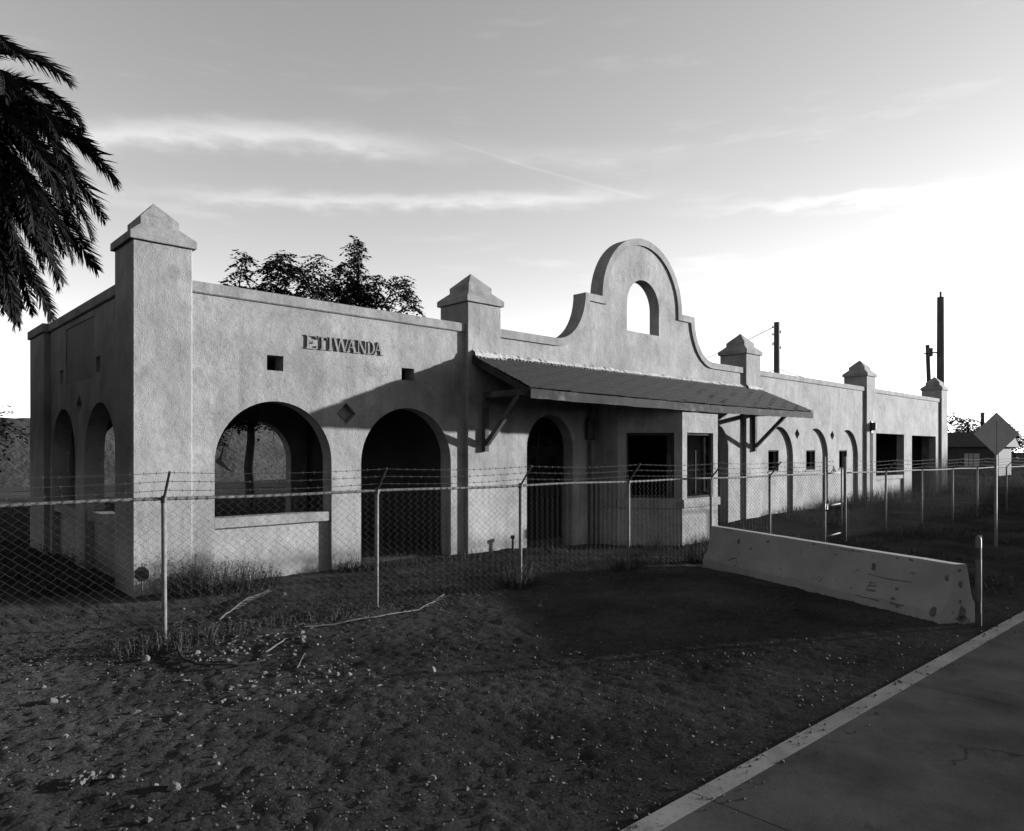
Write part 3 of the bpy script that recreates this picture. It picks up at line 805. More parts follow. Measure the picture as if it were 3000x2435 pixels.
# small octagonal yard sign at the tower
T = thing('yard_sign', (.04,-.36,0), 'small dark octagonal security sign on a stake at the tower corner', 'sign')
fd = Vector((-.62,-.785,0)); sv = Vector((.785,-.62,0))
m = MB(); n = 8; r = .128; vs = []
for k in (0,.012):
    for i in range(n):
        a = 2*math.pi*(i+.5)/n; vs.append(tuple(sv*(r*math.cos(a))+fd*k+Vector((0,0,.42+r*math.sin(a)*.98))))
m.add(vs, [tuple(range(n))[::-1], tuple(range(n,2*n))]+[(i,(i+1)%n,n+(i+1)%n,n+i) for i in range(n)]); m.build('sign_panel','sign_face',T,smooth='fix')
m = MB()
for z0, z1 in ((.415,.475),(.345,.40)):
    vs = [tuple(sv*u+fd*.0135+Vector((0,0,z))) for u, z in ((-.1,z0),(.1,z0),(.1,z1),(-.1,z1))]; m.add(vs, [(0,1,2,3)])
m.build('lettering_panel','sign_dark',T)
m = MB(); rnd = random.Random(2)
for z0, z1 in ((.423,.467),(.353,.392)):
    u = -.088
    while u < .08:
        w = rnd.uniform(.008,.014); vs = [tuple(sv*q+fd*.0148+Vector((0,0,z))) for q, z in ((u,z0),(u+w*.45,z0),(u+w*.45,z1),(u,z1))]; m.add(vs, [(0,1,2,3)])
        if rnd.random() < .6:
            zz = rnd.choice((z0,(z0+z1)/2,z1-.008)); vs = [tuple(sv*q+fd*.0146+Vector((0,0,z))) for q, z in ((u,zz),(u+w,zz),(u+w,zz+.008),(u,zz+.008))]; m.add(vs, [(0,1,2,3)])
        u += w+.007
m.build('worn_lettering','sign_face',T)
m = MB(); m.tube([(0,0,-.1),(0,0,.60)], .011, 6); m.build('stake','metal_dark',T)

# ------------------------------------------------------------------ utility poles and wires
def pole(name, x, y, h, r, label, arm=None, lean=(0,0), extra=None):
    T = thing(name, (x,y,0), label, 'utility pole')
    m = MB(); m.tube([(0,0,-.5),(lean[0]*.5,lean[1]*.5,h/2),(lean[0],lean[1],h)], [r*1.12,r*1.03,r*.9], 10); m.build('shaft','wood_pole',T,smooth=True)
    if arm:
        d = Vector((math.sin(R(43)+1.57),math.cos(R(43)+1.57),0)); z = h-.25
        m = MB(); m.bar(d*-arm+Vector((0,-.2,z)), d*arm+Vector((0,-.2,z)), .1,.12); m.build('crossarm','wood_pole',T)
        for k in (-.9,-.45,.45,.9):
            m = MB(); p = d*(arm*k)+Vector((0,-.2,z)); m.tube([p,p+Vector((0,0,.25))],.04,6); m.build('insulator','metal_dark',T)
    if extra: extra(T)
    return T
def hw(T):
    for z, s in ((12.6,-1),(12.0,-1),(11.2,-1),(12.2,1),(10.9,1)):
        m = MB(); m.tube([(0,0,z),(s*.24,-s*.22,z+.05)],.03,6); m.tube([(s*.24,-s*.22,z-.05),(s*.24,-s*.22,z+.18)],.05,6); m.build('insulator','metal_dark',T)
    m = MB(); m.tube([(-.2,.16,11.4),(-.45,.4,10.5),(-.25,.2,9.9)],.02,5); m.build('lead','metal_dark',T)
pole('utility_pole', 52.8,14.9,13.05,.25,'tall bare utility pole rising behind the parapet right of the gable',extra=hw)
def hw2(T):
    m = MB(); m.tube([(0,0,9.6),(-.55,.5,9.55)],.06,6); m.tube([(-.55,.5,9.3),(-.55,.5,9.9)],.16,8); m.tube([(-.9,.8,9.5),(-.55,.5,9.5)],.05,6); m.build('switch_bracket','metal_dark',T)
    m = MB(); m.tube([(0,0,13.4),(0,0,14.0)],.07,6); m.build('insulator','metal_dark',T)
pole('utility_pole', 54.7,3.4,13.6,.26,'tallest dark utility pole rising behind the far corner tower',extra=hw2)
pole('utility_pole', 55.55,4.15,10.3,.16,'short leaning pole stub beside the tallest pole behind the far tower',lean=(-.30,.27))
pole('utility_pole', 124.4,17.3,8.4,.3,'distant utility pole with a crossarm above the trees at right',arm=1.45)
pole('utility_pole', 85.3,54.4,13.6,.18,'distant utility pole hidden behind the gable')
def wire(a, b, sag, label):
    a = Vector(a); b = Vector(b); m = MB()
    m.tube([tuple(Vector((*(a.lerp(b,i/24)).xy, a.lerp(b,i/24).z-4*sag*(i/24)*(1-i/24)))) for i in range(25)], .035, 4)
    tag(m.build('overhead_wire','metal_dark'), label, 'wire', 'overhead wires')
wire((52.6,15.1,12.65),(85.3,54.4,13.5),.8,'thin upper wire running left from the pole behind the parapet')
wire((52.6,15.1,9.1),(85.3,54.4,9.6),.8,'thin lower wire running left from the pole behind the parapet')
wire((52.9,14.8,9.2),(124.4,17.3,8.2),1.0,'thin wire running right from the pole behind the parapet')

# ------------------------------------------------------------------ vegetation
def leafy(m, c, rh, rv, n, ll, lw, rnd, drop=.6, nl=9):
    """compound leaves spread through an ellipsoid"""
    c = Vector(c)
    for _ in range(n):
        while True:
            p = Vector((rnd.uniform(-1,1),rnd.uniform(-1,1),rnd.uniform(-1,1)))
            if .15 < p.length < 1: break
        o = p.normalized(); p = c+Vector((p.x*rh,p.y*rh,p.z*rv))
        d = Vector((o.x+rnd.uniform(-.6,.6),o.y+rnd.uniform(-.6,.6),rnd.uniform(-.3,.5))).normalized()
        side = d.cross(Vector((0,0,1))); side = side.normalized() if side.length > .05 else Vector((1,0,0))
        L = ll*nl*.33
        for k in range(nl):
            t = k/(nl-1); q = p+d*(L*t)+Vector((0,0,-drop*L*t*t))
            s = side*(1 if k % 2 else -1)
            ld = (d*.45+s*.8+Vector((0,0,-.35+rnd.uniform(-.3,.2)))).normalized()
            if k == nl-1: ld = (d+Vector((0,0,-.6))).normalized()
            w = ld.cross(Vector((rnd.uniform(-.4,.4),rnd.uniform(-.4,.4),1))).normalized()*lw*rnd.uniform(.7,1.2)
            e = q+ld*ll*rnd.uniform(.8,1.3); mid = q+ld*ll*.45
            b = len(m.v); m.v += [tuple(q),tuple(mid+w),tuple(e),tuple(mid-w)]; m.f.append((b,b+1,b+2,b+3))
def limb(m, a, b, r0, r1, rnd, sag=.15, n=7):
    a = Vector(a); b = Vector(b); L = (b-a).length; o1 = Vector((rnd.uniform(-1,1),rnd.uniform(-1,1),rnd.uniform(-.2,1)))*L*sag
    pts = []; rs = []
    for i in range(n):
        t = i/(n-1); pts.append(a.lerp(b,t)+o1*math.sin(math.pi*t)+Vector((rnd.uniform(-1,1),rnd.uniform(-1,1),rnd.uniform(-1,1)))*L*.02); rs.append(r0+(r1-r0)*t)
    pts[0] = a; pts[-1] = b; m.tube(pts, rs, 7)
def tree(name, label, base, clumps, hub, r0, dens, ll, lw, seed, group=None, low=None, nl=9, mul=260):
    rnd = random.Random(seed); T = thing(name, base, label, 'tree', group); B = Vector(base)
    m = MB(); H = Vector(hub)-B; limb(m, (0,0,-.3), H, r0, r0*.62, rnd, .04)
    for (x,y,z,rh,rv) in clumps: limb(m, H-Vector((0,0,rnd.uniform(0,.8))), Vector((x,y,z))-B, r0*.34, .02, rnd, .10)
    if low:
        for q in low: limb(m, Vector(q[0])-B, Vector(q[1])-B, q[2], .008, rnd, .18, 9)
    m.build('trunk','bark',T,smooth=True)
    m = MB()
    for (x,y,z,rh,rv) in clumps:
        leafy(m, Vector((x,y,z))-B, rh, rv, max(6,int(dens*(rh*rh*rv)**.62*mul)), ll, lw, rnd, nl=nl)
    m.build('crown','leaf',T)
C1 = [(8.39,15.51,10.19,.22,.34),(8.39,15.51,9.64,.26,.34),(8.17,15.72,9.05,.6,.2),(8.73,15.2,8.98,.42,.17),(9.58,14.39,10.05,.52,.45),(9.23,14.73,9.64,.40,.40),(9.28,14.68,8.90,.68,.42),(9.9,14.09,9.64,.40,.42),(10.53,13.49,10.05,.26,.36),(10.53,13.49,9.36,.36,.5),(10.43,13.59,8.7,.7,.55)]
C1 = [(x,y,z,a*.62,b*1.0) for x,y,z,a,b in C1]
C1 += [(8.0,16.0,7.2,1.0,.6),(9.4,15.0,7.1,1.0,.6),(10.5,13.9,7.1,1.0,.6),(9.2,16.2,7.0,1.0,.6),(10.9,14.4,6.6,1.0,.6),(7.3,16.4,6.8,.9,.5),(8.7,14.7,6.0,.9,.5),(7.6,15.4,4.9,.9,.5),(9.6,14.3,4.9,.9,.4),(8.6,15.2,4.7,1.0,.45),(10.4,13.8,4.9,.9,.4),(7.0,16.2,4.3,.8,.5),(11.3,13.2,5.2,1.0,.5),(7.7,16.0,3.9,.8,.45),(8.6,15.2,3.9,.8,.35),(9.6,14.5,3.95,.7,.3),(10.6,13.7,4.1,.7,.3),(7.2,16.5,3.2,.6,.4)]
tree('leafy_tree','dark leafy tree behind the building, its sprigs showing over the left parapet',(8.57,15.35,0),C1,(8.9,15.1,5.6),.20,1.6,.17,.062,21,
     low=[((8.6,15.3,4.2),(9.9,14.2,3.3),.07),((9.4,14.7,3.9),(9.3,14.6,2.5),.02),((9.9,14.2,3.3),(9.8,14.3,2.2),.02),((9.7,14.4,3.5),(10.0,14.1,2.7),.02),((8.5,15.4,3.8),(7.6,16.0,3.6),.05),((8.0,15.8,3.7),(7.9,15.9,2.6),.02),((7.7,15.9,3.6),(7.4,16.1,2.8),.02)])
C2 = [(12.8,14.11,11.34,.22,.33),(12.85,14.06,10.87,.30,.38),(12.53,14.36,10.30,.5,.36),(12.42,14.46,9.58,.75,.45),(12.96,13.95,9.77,.45,.38),(12.74,14.16,9.0,.95,.5),(13.55,13.4,9.77,.22,.38),(13.33,13.6,9.05,.5,.5),(14.16,12.82,9.84,.27,.38),(14.22,12.76,9.28,.38,.46),(14.46,12.53,8.75,.27,.27),(13.65,13.29,8.5,.33,.3),(12.0,14.8,8.7,.6,.4)]
C2 = [(x,y,z,a*.64,b*1.0) for x,y,z,a,b in C2]
C2 += [(12.2,14.6,7.4,1.0,.6),(13.2,13.8,7.2,1.0,.6),(14.0,13.1,7.3,.9,.5),(13.5,14.5,7.0,1.0,.6),(12.0,15.2,6.8,1.0,.5)]
tree('leafy_tree','taller dark leafy tree showing over the parapet left of the second tower',(12.96,13.95,0),C2,(13.0,13.95,6.4),.22,1.6,.17,.062,22)
def ctree(name, label, x, y, h, r, seed, group, dens=2.2, ll=.34, lw=.15):
    rnd = random.Random(seed); cl = []
    for i in range(13):
        a = rnd.uniform(0,6.28); q = rnd.uniform(.1,.75)*r; z = h*rnd.uniform(.42,.88)
        cl.append((x+q*math.cos(a),y+q*math.sin(a),z,r*rnd.uniform(.3,.5),h*rnd.uniform(.09,.15)))
    cl.append((x,y,h*.93,r*.3,h*.07))
    tree(name, label, (x,y,0), cl, (x,y,h*.45), h*.03, dens, ll, lw, seed, group, nl=7, mul=14)
GR = 'trees beyond the far end'
ctree('background_tree','dark spreading tree directly behind the far corner tower at right',100,17.6,8.4,4.0,31,GR)
ctree('background_tree','rounded dark tree behind the distant house at right',106,14.2,7.2,3.6,32,GR)
ctree('background_tree','dark tree at the far right behind the diamond sign',109,11.2,6.4,3.4,33,GR)
ctree('background_tree','low dark tree left of the distant house',97,20.5,6.2,3.4,34,GR)
GS = 'trees set right of the view for shade'
for i, (x, y, h, r) in enumerate(((77.6,-23.6,7.0,2.4),(79.0,-20.6,7.5,2.3),(80.4,-17.6,7.9,2.4),(51.5,-35.6,7.3,2.6),(53.0,-32.6,7.2,2.6),(54.4,-29.8,7.1,2.5),(55.7,-27.0,7.0,2.4),(57.3,-24.0,6.1,2.4),(58.7,-21.2,5.9,2.4),(60.0,-18.4,5.6,2.2))):  # first three inferred from the wall shadow, the rest added to darken the yard
    ctree('yard_shade_tree',('first','second','third','fourth','fifth','sixth','seventh','eighth','ninth','tenth')[i]+' of ten bushy trees set out of view at right to shade the far end and yard',x,y,h,r,41+i,GS,dens=4.5,ll=.55,lw=.3)
GL = 'trees behind the left end'
for i, (x, y, h, r) in enumerate(((-4.5,27,5.6,2.6),(1.5,33,5.0,2.8),(-9,31,6.6,3.0),(-13.5,24,6.0,2.6))):
    ctree('background_tree',('low dark tree beyond the left end wall','small dark tree far behind the end wall','broad dark tree left of the palm','dark bushy tree at the far left')[i],x,y,h,r,51+i,GL,dens=2.4,ll=.26,lw=.11)

# unseen trees added behind the camera and left of the building to cut skylight
def copy_tree(src, x, y, sc, rz, label, group):
    t = src.copy(); COL.objects.link(t); t.location = (x,y,0); t.scale = (sc,)*3; t.rotation_euler = (0,0,rz); t['label'] = label; t['group'] = group
    for ch in src.children:
        c = ch.copy(); COL.objects.link(c); c.parent = t
    return t
GB = 'trees added behind the camera to block sky light'
ctree('sky_screen_tree','tall unseen tree added behind the camera to block low sky, farthest left',-52,-30,11,5.2,61,GB,dens=2.0,ll=.42,lw=.17)
proto = [o for o in COL.objects if o.name.startswith('sky_screen_tree')][0]
names = ('second','third','fourth','fifth','sixth','seventh','eighth','ninth','tenth')
for i in range(9): copy_tree(proto, -43+i*8.6, -33-2.5*math.sin(i*1.9), .85+.12*math.sin(i*2.7), i*1.3, names[i]+' added tree from the left in the unseen row blocking sky behind the camera', GB)
GW = 'trees added to screen the left end wall from the sky'  # unseen trees, added to keep sky light off the end wall
for i, (x, y, q) in enumerate(((-8.2,-2.5,.62),(-5.6,1.4,.62),(-5.4,6.8,.66),(-8.6,10.5,.75),(-13,1,.9),(-14,9,.9))):
    copy_tree(proto, x, y, q, i*1.7, ('first','second','third','fourth','fifth','sixth')[i]+' leafy tree added left of the view to darken the end wall', GW)

# date palm
def palm():
    PX, PY, PZ_ = -1.02, 17.55, 14.1
    P = thing('palm_tree', (PX,PY,0), 'tall date palm with drooping feathery fronds at the left edge', 'palm tree')
    m = MB(); pts = []; rs = []
    for i in range(44):
        z = PZ_*i/43; pts.append((.05*math.sin(z*.4),0,z-.2)); rs.append(.42+(.05 if i % 2 else 0)+.12*math.exp(-z/.7)+(.16*max(0,(z-PZ_+1.6)/1.6)))
    m.tube(pts, rs, 14); m.build('trunk','palm_trunk',P)
    def frond(L, a0, a1, wid, dead, seed):
        """plume: the rib runs from slope a0 to slope a1, leaflets in a dense double row"""
        rnd = random.Random(seed); m = MB(); n = 22; pts = []; x = z = 0
        for i in range(n+1):
            pts.append(Vector((x,.0,z))); t = i/n; a = a0+(a1-a0)*(t**.85); x += math.cos(a)*L/n; z += math.sin(a)*L/n
        m.tube(pts, [.04*(1-.8*i/n)+.006 for i in range(n+1)], 5)
        nl = 130
        for k in range(nl):
            t = .09+.91*k/nl; f = t*n; i = min(int(f),n-1); p = pts[i].lerp(pts[i+1], f-i); d = (pts[i+1]-pts[i]).normalized(); up = Vector((-d.z,0,d.x))
            prof = min(1, (t-.06)*4.5)*min(1, (1.04-t)*3.2+.18)
            for s in (-1,1):
                ln = wid*prof*rnd.uniform(.85,1.12)+.06
                out = (Vector((0,s,0))*rnd.uniform(.45,.8)+d*.85+up*rnd.uniform(-.25,.5)+Vector((0,0,-.15))).normalized()
                w = out.cross(up+Vector((rnd.uniform(-.5,.5),.4*s,0))).normalized()*.027
                mid = p+out*ln*.45; e = p+out*ln+Vector((0,0,-.12*ln))
                b = len(m.v); m.v += [tuple(p-w*.5),tuple(p+w*.5),tuple(mid+w),tuple(e),tuple(mid-w)]; m.f.append((b,b+1,b+2,b+3,b+4))
        me = bpy.data.meshes.new('frond'); me.from_pydata(m.v, [], m.f); me.materials.append(MATS['frond_dead' if dead else 'frond'])
        return me
    K = [frond(5.0,.9,-1.0,.80,0,1),frond(5.2,.55,-1.25,.80,0,2),frond(5.9,.15,-1.3,.80,0,3),frond(6.1,-.12,-1.36,.80,0,4),frond(6.1,-.45,-1.40,.80,0,5),frond(6.2,-.75,-1.5,.6,1,6),frond(6.6,-1.1,-1.55,.5,1,7)]
    rnd = random.Random(9)
    def put(me, az, z, sc=1):
        o = bpy.data.objects.new('frond', me); COL.objects.link(o); o.parent = P
        o.location = (.28*math.cos(az),.28*math.sin(az),PZ_+z); o.rotation_euler = (rnd.uniform(-.5,.5), rnd.uniform(-.10,.10), az); o.scale = (sc,)*3
    for ty, cnt, z, ph in ((0,14,.5,.0),(1,16,.35,.4),(2,18,.15,.1),(3,20,-.1,.25),(4,22,-.4,.6),(5,28,-.8,.3),(6,32,-1.3,.1)):
        for k in range(cnt): put(K[ty], 6.2832*k/cnt+ph+rnd.uniform(-.12,.12), z+rnd.uniform(-.15,.15), rnd.uniform(.88,1.08))
palm()

# weeds
def weed(x, y, r, h, n, label, dry=.35, seed=0, rx=None, group='weed clumps'):
    rnd = random.Random(seed+int(x*100)); z0 = ground_z(x, y, False); rx = rx or r
    T = thing('weed_clump', (x,y,z0), label, 'weeds', group)
    A, B = MB(), MB()
    for _ in range(n):
        m = B if rnd.random() < dry else A
        a = rnd.uniform(0,6.28); q = math.sqrt(rnd.random()); px, py = rx*q*math.cos(a), r*q*math.sin(a)
        hh = h*(1-.55*q*q)*rnd.uniform(.45,1.1); lean = Vector((rnd.uniform(-.35,.35)+.3*px/rx,rnd.uniform(-.35,.35)+.3*py/r,0))*hh
        k = 4; prev = None; pts = [Vector((px,py,-.03))+lean*(t/k)**1.6+Vector((0,0,(hh+.03)*t/k)) for t in range(k+1)]
        w = Vector((rnd.uniform(-1,1),rnd.uniform(-1,1),0)).normalized()*rnd.uniform(.003,.006)
        b = len(m.v)
        for t, p in enumerate(pts): ww = w*(1-.8*t/k); m.v += [tuple(p-ww),tuple(p+ww)]
        for t in range(k): m.f.append((b+2*t,b+2*t+1,b+2*t+3,b+2*t+2))
        for _l in range(rnd.randint(10,20)):
            t = rnd.uniform(.15,1); p = pts[min(k-1,int(t*k))].lerp(pts[min(k,int(t*k)+1)], t*k-int(t*k))
            d = Vector((rnd.uniform(-1,1),rnd.uniform(-1,1),rnd.uniform(-.2,.8))).normalized(); l = rnd.uniform(.014,.036)*(h/.5)**.4
            s = d.cross(Vector((rnd.uniform(-1,1),rnd.uniform(-1,1),.3))).normalized()*l*.17
            b = len(m.v); m.v += [tuple(p),tuple(p+d*l*.5+s),tuple(p+d*l),tuple(p+d*l*.5-s)]; m.f.append((b,b+1,b+2,b+3))
    A.build('foliage','weed',T); B.build('dry_stems','weed_dry',T)
weed(1.35,-.55,.45,.55,620,'largest bushy weed clump against the wall under the first arch',.25,1,rx=.95)
weed(.82,-.18,.25,.75,130,'tall thin weeds at the right foot of the first tower',.3,2,rx=.4)
weed(-.75,1.2,.5,.65,420,'dark shrubby weeds along the foot of the left end wall',.1,3,rx=.5)
weed(-.7,3.0,.9,.8,420,'dark shrubby weeds further back along the left end wall',.1,4,rx=.5)
weed(4.15,-.15,.22,.35,150,'short weeds at the wall between the first two arches',.4,5,rx=.4)
weed(4.95,-.35,.3,.28,260,'low weeds in front of the second arch',.4,6,rx=1.1)
weed(7.0,-.6,.35,.25,160,'low weeds before the second tower',.4,7,rx=.9)
weed(5.25,-3.8,.28,.5,240,'dark weeds round the third fence post',.2,8,rx=.4)
weed(8.1,-4.05,.25,.35,150,'dark weeds round the fourth fence post',.2,9,rx=.5)
weed(10.9,-4.1,.35,.6,260,'dark weeds behind the far end of the barrier',.2,10,rx=.45)
weed(15.4,-2.5,.3,.55,240,'weeds at the foot of the bay',.25,11,rx=.6)
weed(23.2,-.35,.35,.4,220,'short weeds at the foot of the first blind arch',.35,12,rx=1.0)
weed(26.6,-.4,.4,.55,320,'weeds at the foot of the second blind arch',.3,13,rx=1.3)
weed(29.8,-.5,.5,.85,520,'tall dark weeds at the foot of the third blind arch',.2,14,rx=1.5)
weed(33.2,-.6,.6,.95,480,'tall dark weeds at the fourth tower',.15,15,rx=1.6)
weed(37.6,-.7,.6,.8,420,'dark weeds below the far openings',.15,16,rx=2.0)
weed(42.5,-.8,.6,1.0,420,'dark weeds at the far corner tower',.15,17,rx=1.8)
weed(-.4,-3.75,.25,.3,200,'weeds and litter at the foot of the first fence post',.5,18,rx=.9)
weed(1.4,-3.7,.2,.22,160,'low weeds along the fence between the first two posts',.5,19,rx=1.2)
weed(19.5,-5.5,.5,.35,220,'weeds along the fence beyond the gate',.3,20,rx=1.6)

# uncountable ground cover: dry grass in the far yard, leaf litter along the fence, gravel
def grass():
    m = MB(); rnd = random.Random(77)
    def tuft(x, y, h, n):
        z = ground_z(x, y, False)-.01
        for _ in range(n):
            a = rnd.uniform(0,6.28); d = Vector((math.cos(a),math.sin(a),0)); hh = h*rnd.uniform(.5,1.2); w = Vector((-d.y,d.x,0))*.006
            p = Vector((x+rnd.uniform(-.06,.06),y+rnd.uniform(-.06,.06),z)); b = len(m.v)
            m.v += [tuple(p-w),tuple(p+w),tuple(p+d*hh*.5+Vector((0,0,hh)))]; m.f.append((b,b+1,b+2))
    for _ in range(5200):
        x = rnd.uniform(9,44); y = rnd.uniform(-10,-.3)
        if noise.noise((x*.5,y*.5,4)) < -.05: continue
        if 7.5 < x < 10.4 and y < -4.2: continue
        tuft(x, y, rnd.uniform(.05,.16)*(1+.02*x), 7)
    for _ in range(1500):
        x = rnd.uniform(-4,9); y = rnd.uniform(-3.6,-.2)
        if noise.noise((x*.8,y*.8,4)) < .05: continue
        tuft(x, y, rnd.uniform(.02,.07), 6)
    for _ in range(2500):
        x = rnd.uniform(44,95); y = rnd.uniform(-6,25); tuft(x, y, rnd.uniform(.2,.5), 6)
    tag(m.build('grass','weed'), 'sparse dry grass scattered over the yard', 'grass', kind='stuff')
grass()
def leaf_litter():
    m = MB(); rnd = random.Random(78)
    for _ in range(5200):
        s = rnd.uniform(-3,12); x, y = fence_xy(s); off = rnd.gauss(-.2,.22); y += off; x += rnd.uniform(-.2,.2)
        if rnd.random() < .25: y = rnd.uniform(-9.9,-2.5)
        z = ground_z(x, y)+.006; l = rnd.uniform(.012,.04); a = rnd.uniform(0,6.28)
        d = Vector((math.cos(a),math.sin(a),rnd.uniform(-.1,.5)))*l; w = Vector((-math.sin(a),math.cos(a),rnd.uniform(-.3,.3)))*l*.35
        p = Vector((x,y,z)); b = len(m.v); m.v += [tuple(p-w*.4),tuple(p+d*.5+w),tuple(p+d),tuple(p+d*.5-w)]; m.f.append((b,b+1,b+2,b+3))
    tag(m.build('leaf_litter','litter'), 'dry leaf litter strewn along the fence line', 'litter', kind='stuff')
leaf_litter()
def gravel():
    m = MB(); rnd = random.Random(79)
    F = [(0,2,4),(2,1,4),(1,3,4),(3,0,4),(2,0,5),(1,2,5),(3,1,5),(0,3,5)]
    n = 0
    while n < 8600:
        x = rnd.uniform(-3.4,10); y = rnd.uniform(-10.35,-.6)
        spill = n > 8000
        if spill: y = path_edge(x)-abs(rnd.gauss(0,.22))+.05
        elif y < path_edge(x)+.03: continue
        dep = (x+3.616)*.687+(y+13.038)*.727
        if rnd.random() > min(1,(4.2/max(dep,3))**1.3) : continue
        if not spill and noise.noise((x*.9,y*.9,2))+.5*noise.noise((x*3,y*3,7)) < rnd.uniform(-.6,.35): continue
        r = .004+.010*rnd.random()**4*1.6+(.010 if rnd.random() < .03 else 0); z = (.025 if spill else ground_z(x, y))+r*.25
        a = rnd.uniform(0,6.28); c, s = math.cos(a), math.sin(a); rx, ry, rz = r*rnd.uniform(.8,1.5), r*rnd.uniform(.7,1.1), r*rnd.uniform(.5,.95)
        P = [(rx,0,0),(-rx,0,0),(0,ry,0),(0,-ry,0),(rnd.uniform(-.3,.3)*rx,rnd.uniform(-.3,.3)*ry,rz),(0,0,-rz)]
        m.add([(x+p[0]*c-p[1]*s, y+p[0]*s+p[1]*c, z+p[2]+rnd.uniform(-.15,.15)*r) for p in P], F); n += 1
    tag(m.build('gravel','pebble'), 'fine gravel scattered over the bare dirt', 'gravel', kind='stuff')
gravel()

def rubble():
    m = MB(); rnd = random.Random(83); F = [(0,2,4),(2,1,4),(1,3,4),(3,0,4),(2,0,5),(1,2,5),(3,1,5),(0,3,5)]
    for _ in range(430):
        if rnd.random() < .6: x = rnd.gauss(-.2,.8); y = fence_y(x)-abs(rnd.gauss(.75,.45))
        else: x = rnd.gauss(-.1,.6); y = rnd.gauss(-6.0,.45)
        r = rnd.uniform(.008,.028)*rnd.choice((.7,1,1,1.3)); z = ground_z(x, y)+r*.1
        a = rnd.uniform(0,6.28); c, q = math.cos(a), math.sin(a); rx, ry, rz = r*rnd.uniform(.9,1.9), r*rnd.uniform(.5,1.0), r*rnd.uniform(.3,.7)
        P = [(rx,0,0),(-rx,0,0),(0,ry,0),(0,-ry,0),(rnd.uniform(-.4,.4)*rx,rnd.uniform(-.4,.4)*ry,rz),(0,0,-rz)]
        m.add([(x+p[0]*c-p[1]*q, y+p[0]*q+p[1]*c, z+p[2]+rnd.uniform(-.2,.2)*r) for p in P], F)
    tag(m.build('rubble','stone'), 'pale broken rubble strewn before the fence at left', 'rubble', kind='stuff')
rubble()

# loose stones
def stones():
    bases = []
    for k in range(7):
        rnd = random.Random(k); bm = bmesh.new(); bmesh.ops.create_icosphere(bm, subdivisions=2 if k < 5 else 1, radius=1)
        q = Vector((rnd.uniform(0,9),)*3)
        for v in bm.verts:
            v.co *= 1+.55*noise.noise(v.co*1.3+q)+.2*noise.noise(v.co*3+q)
            for ax in (Vector((.8,.3,.5)),Vector((-.5,.7,.4)),Vector((.1,-.9,.5)),Vector((rnd.uniform(-1,1),rnd.uniform(-1,1),.3))):
                ax = ax.normalized(); dd = v.co.dot(ax)-.55
                if dd > 0: v.co -= ax*dd*.8
        me = bpy.data.meshes.new('stone'); bm.to_mesh(me); bm.free(); me.materials.append(MATS['stone']); bases.append(me)
    P = [(-0.99,-4.07,.122),(-.7,-3.59,.052),(-.64,-3.58,.052),(-.45,-4.17,.095),(-.55,-4.53,.073),(-.5,-4.62,.036),(-.22,-4.42,.057),(-.13,-4.41,.045),(-.13,-4.53,.063),(.02,-4.32,.058),(-.03,-4.6,.038),(.1,-4.66,.051),(.12,-4.74,.057),(.06,-4.46,.064),(-.32,-4.77,.091),(-.93,-5.13,.056),(-1.2,-5.72,.046),(-.19,-5.46,.069),(-.57,-5.68,.066),(-.69,-5.94,.053),(-.68,-6.19,.046),(-.78,-6.15,.036),(-.89,-6.04,.061),(.86,-4.29,.076),(.76,-4.49,.095),(.66,-4.67,.08),(.75,-4.89,.059),(.34,-5.91,.07),(.44,-5.8,.059),(.22,-6.07,.051),(.35,-6.07,.08),(.43,-6.18,.068),(.3,-5.77,.047),(-.27,-5.97,.055),(-.27,-6.32,.069),(-.16,-6.36,.037),(-.01,-6.12,.033),(-.04,-6.43,.059),(-.29,-6.2,.043),(.57,-5.99,.035),(.13,-4.14,.047),(.26,-4.16,.04),(.32,-4.39,.046),(-2.09,-4.97,.111),(-1.58,-5.78,.096),(-1.46,-7.44,.044),(-1.84,-7.6,.099),(1.16,-6.7,.114),(-.4,-8.77,.068),(-2.13,-7.13,.06),(-1.43,-7.3,.054),(-2.07,-4.44,.07),(-2.08,-6.63,.037),(-2.2,-6.01,.068),(-.3,-9.06,.05),(-2.44,-6.74,.043),(-2.39,-6.7,.035),(-1.93,-7.5,.058),(4.4,-5.2,.11),(1.9,-1.6,.1),(.3,-1.5,.07)]
    rnd = random.Random(15)
    for i in range(46):
        x = rnd.uniform(-3,6.5); y = rnd.uniform(-9.9,-1.2)
        if y > path_edge(x)+.15: P.append((x,y,rnd.uniform(.02,.045)))
    for x, y, s in P:
        o = bpy.data.objects.new('stone', rnd.choice(bases)); COL.objects.link(o); r = s/2
        o.scale = (r*rnd.uniform(.95,1.3),r*rnd.uniform(.75,1.05),r*rnd.uniform(.45,.8)); o.rotation_euler = (rnd.uniform(-.25,.25),rnd.uniform(-.25,.25),rnd.uniform(0,6.28))
        o.location = (x,y,ground_z(x,y)+r*.35)
        big = s > .05
        if s < .0451 and rnd is not None and (x,y,s) not in P[:61]: lb = 'tiny loose stone scattered on the bare dirt'
        elif y > -3.2: lb = 'loose pale stone on the dirt behind the fence'
        elif y > -4.95 and x < -.4: lb = 'pale stone in the litter at the foot of the first fence post'
        elif y > -4.95 and x < .5: lb = 'pale stone of the scatter along the fence between the first two posts'
        elif y > -5.3: lb = 'pale stone in the heap near the long dead palm stalk'
        elif x > .15: lb = 'pale stone of the small heap in the middle of the dirt'
        elif y > -6.6 and x > -.5: lb = 'pale stone of the broken ring on the open dirt'
        elif y > -6.6: lb = 'pale stone on the open dirt left of the ring of stones'
        else: lb = 'pale stone on the dirt along the bottom edge'
        tag(o,lb,'stone','loose stones on the dirt')
stones()

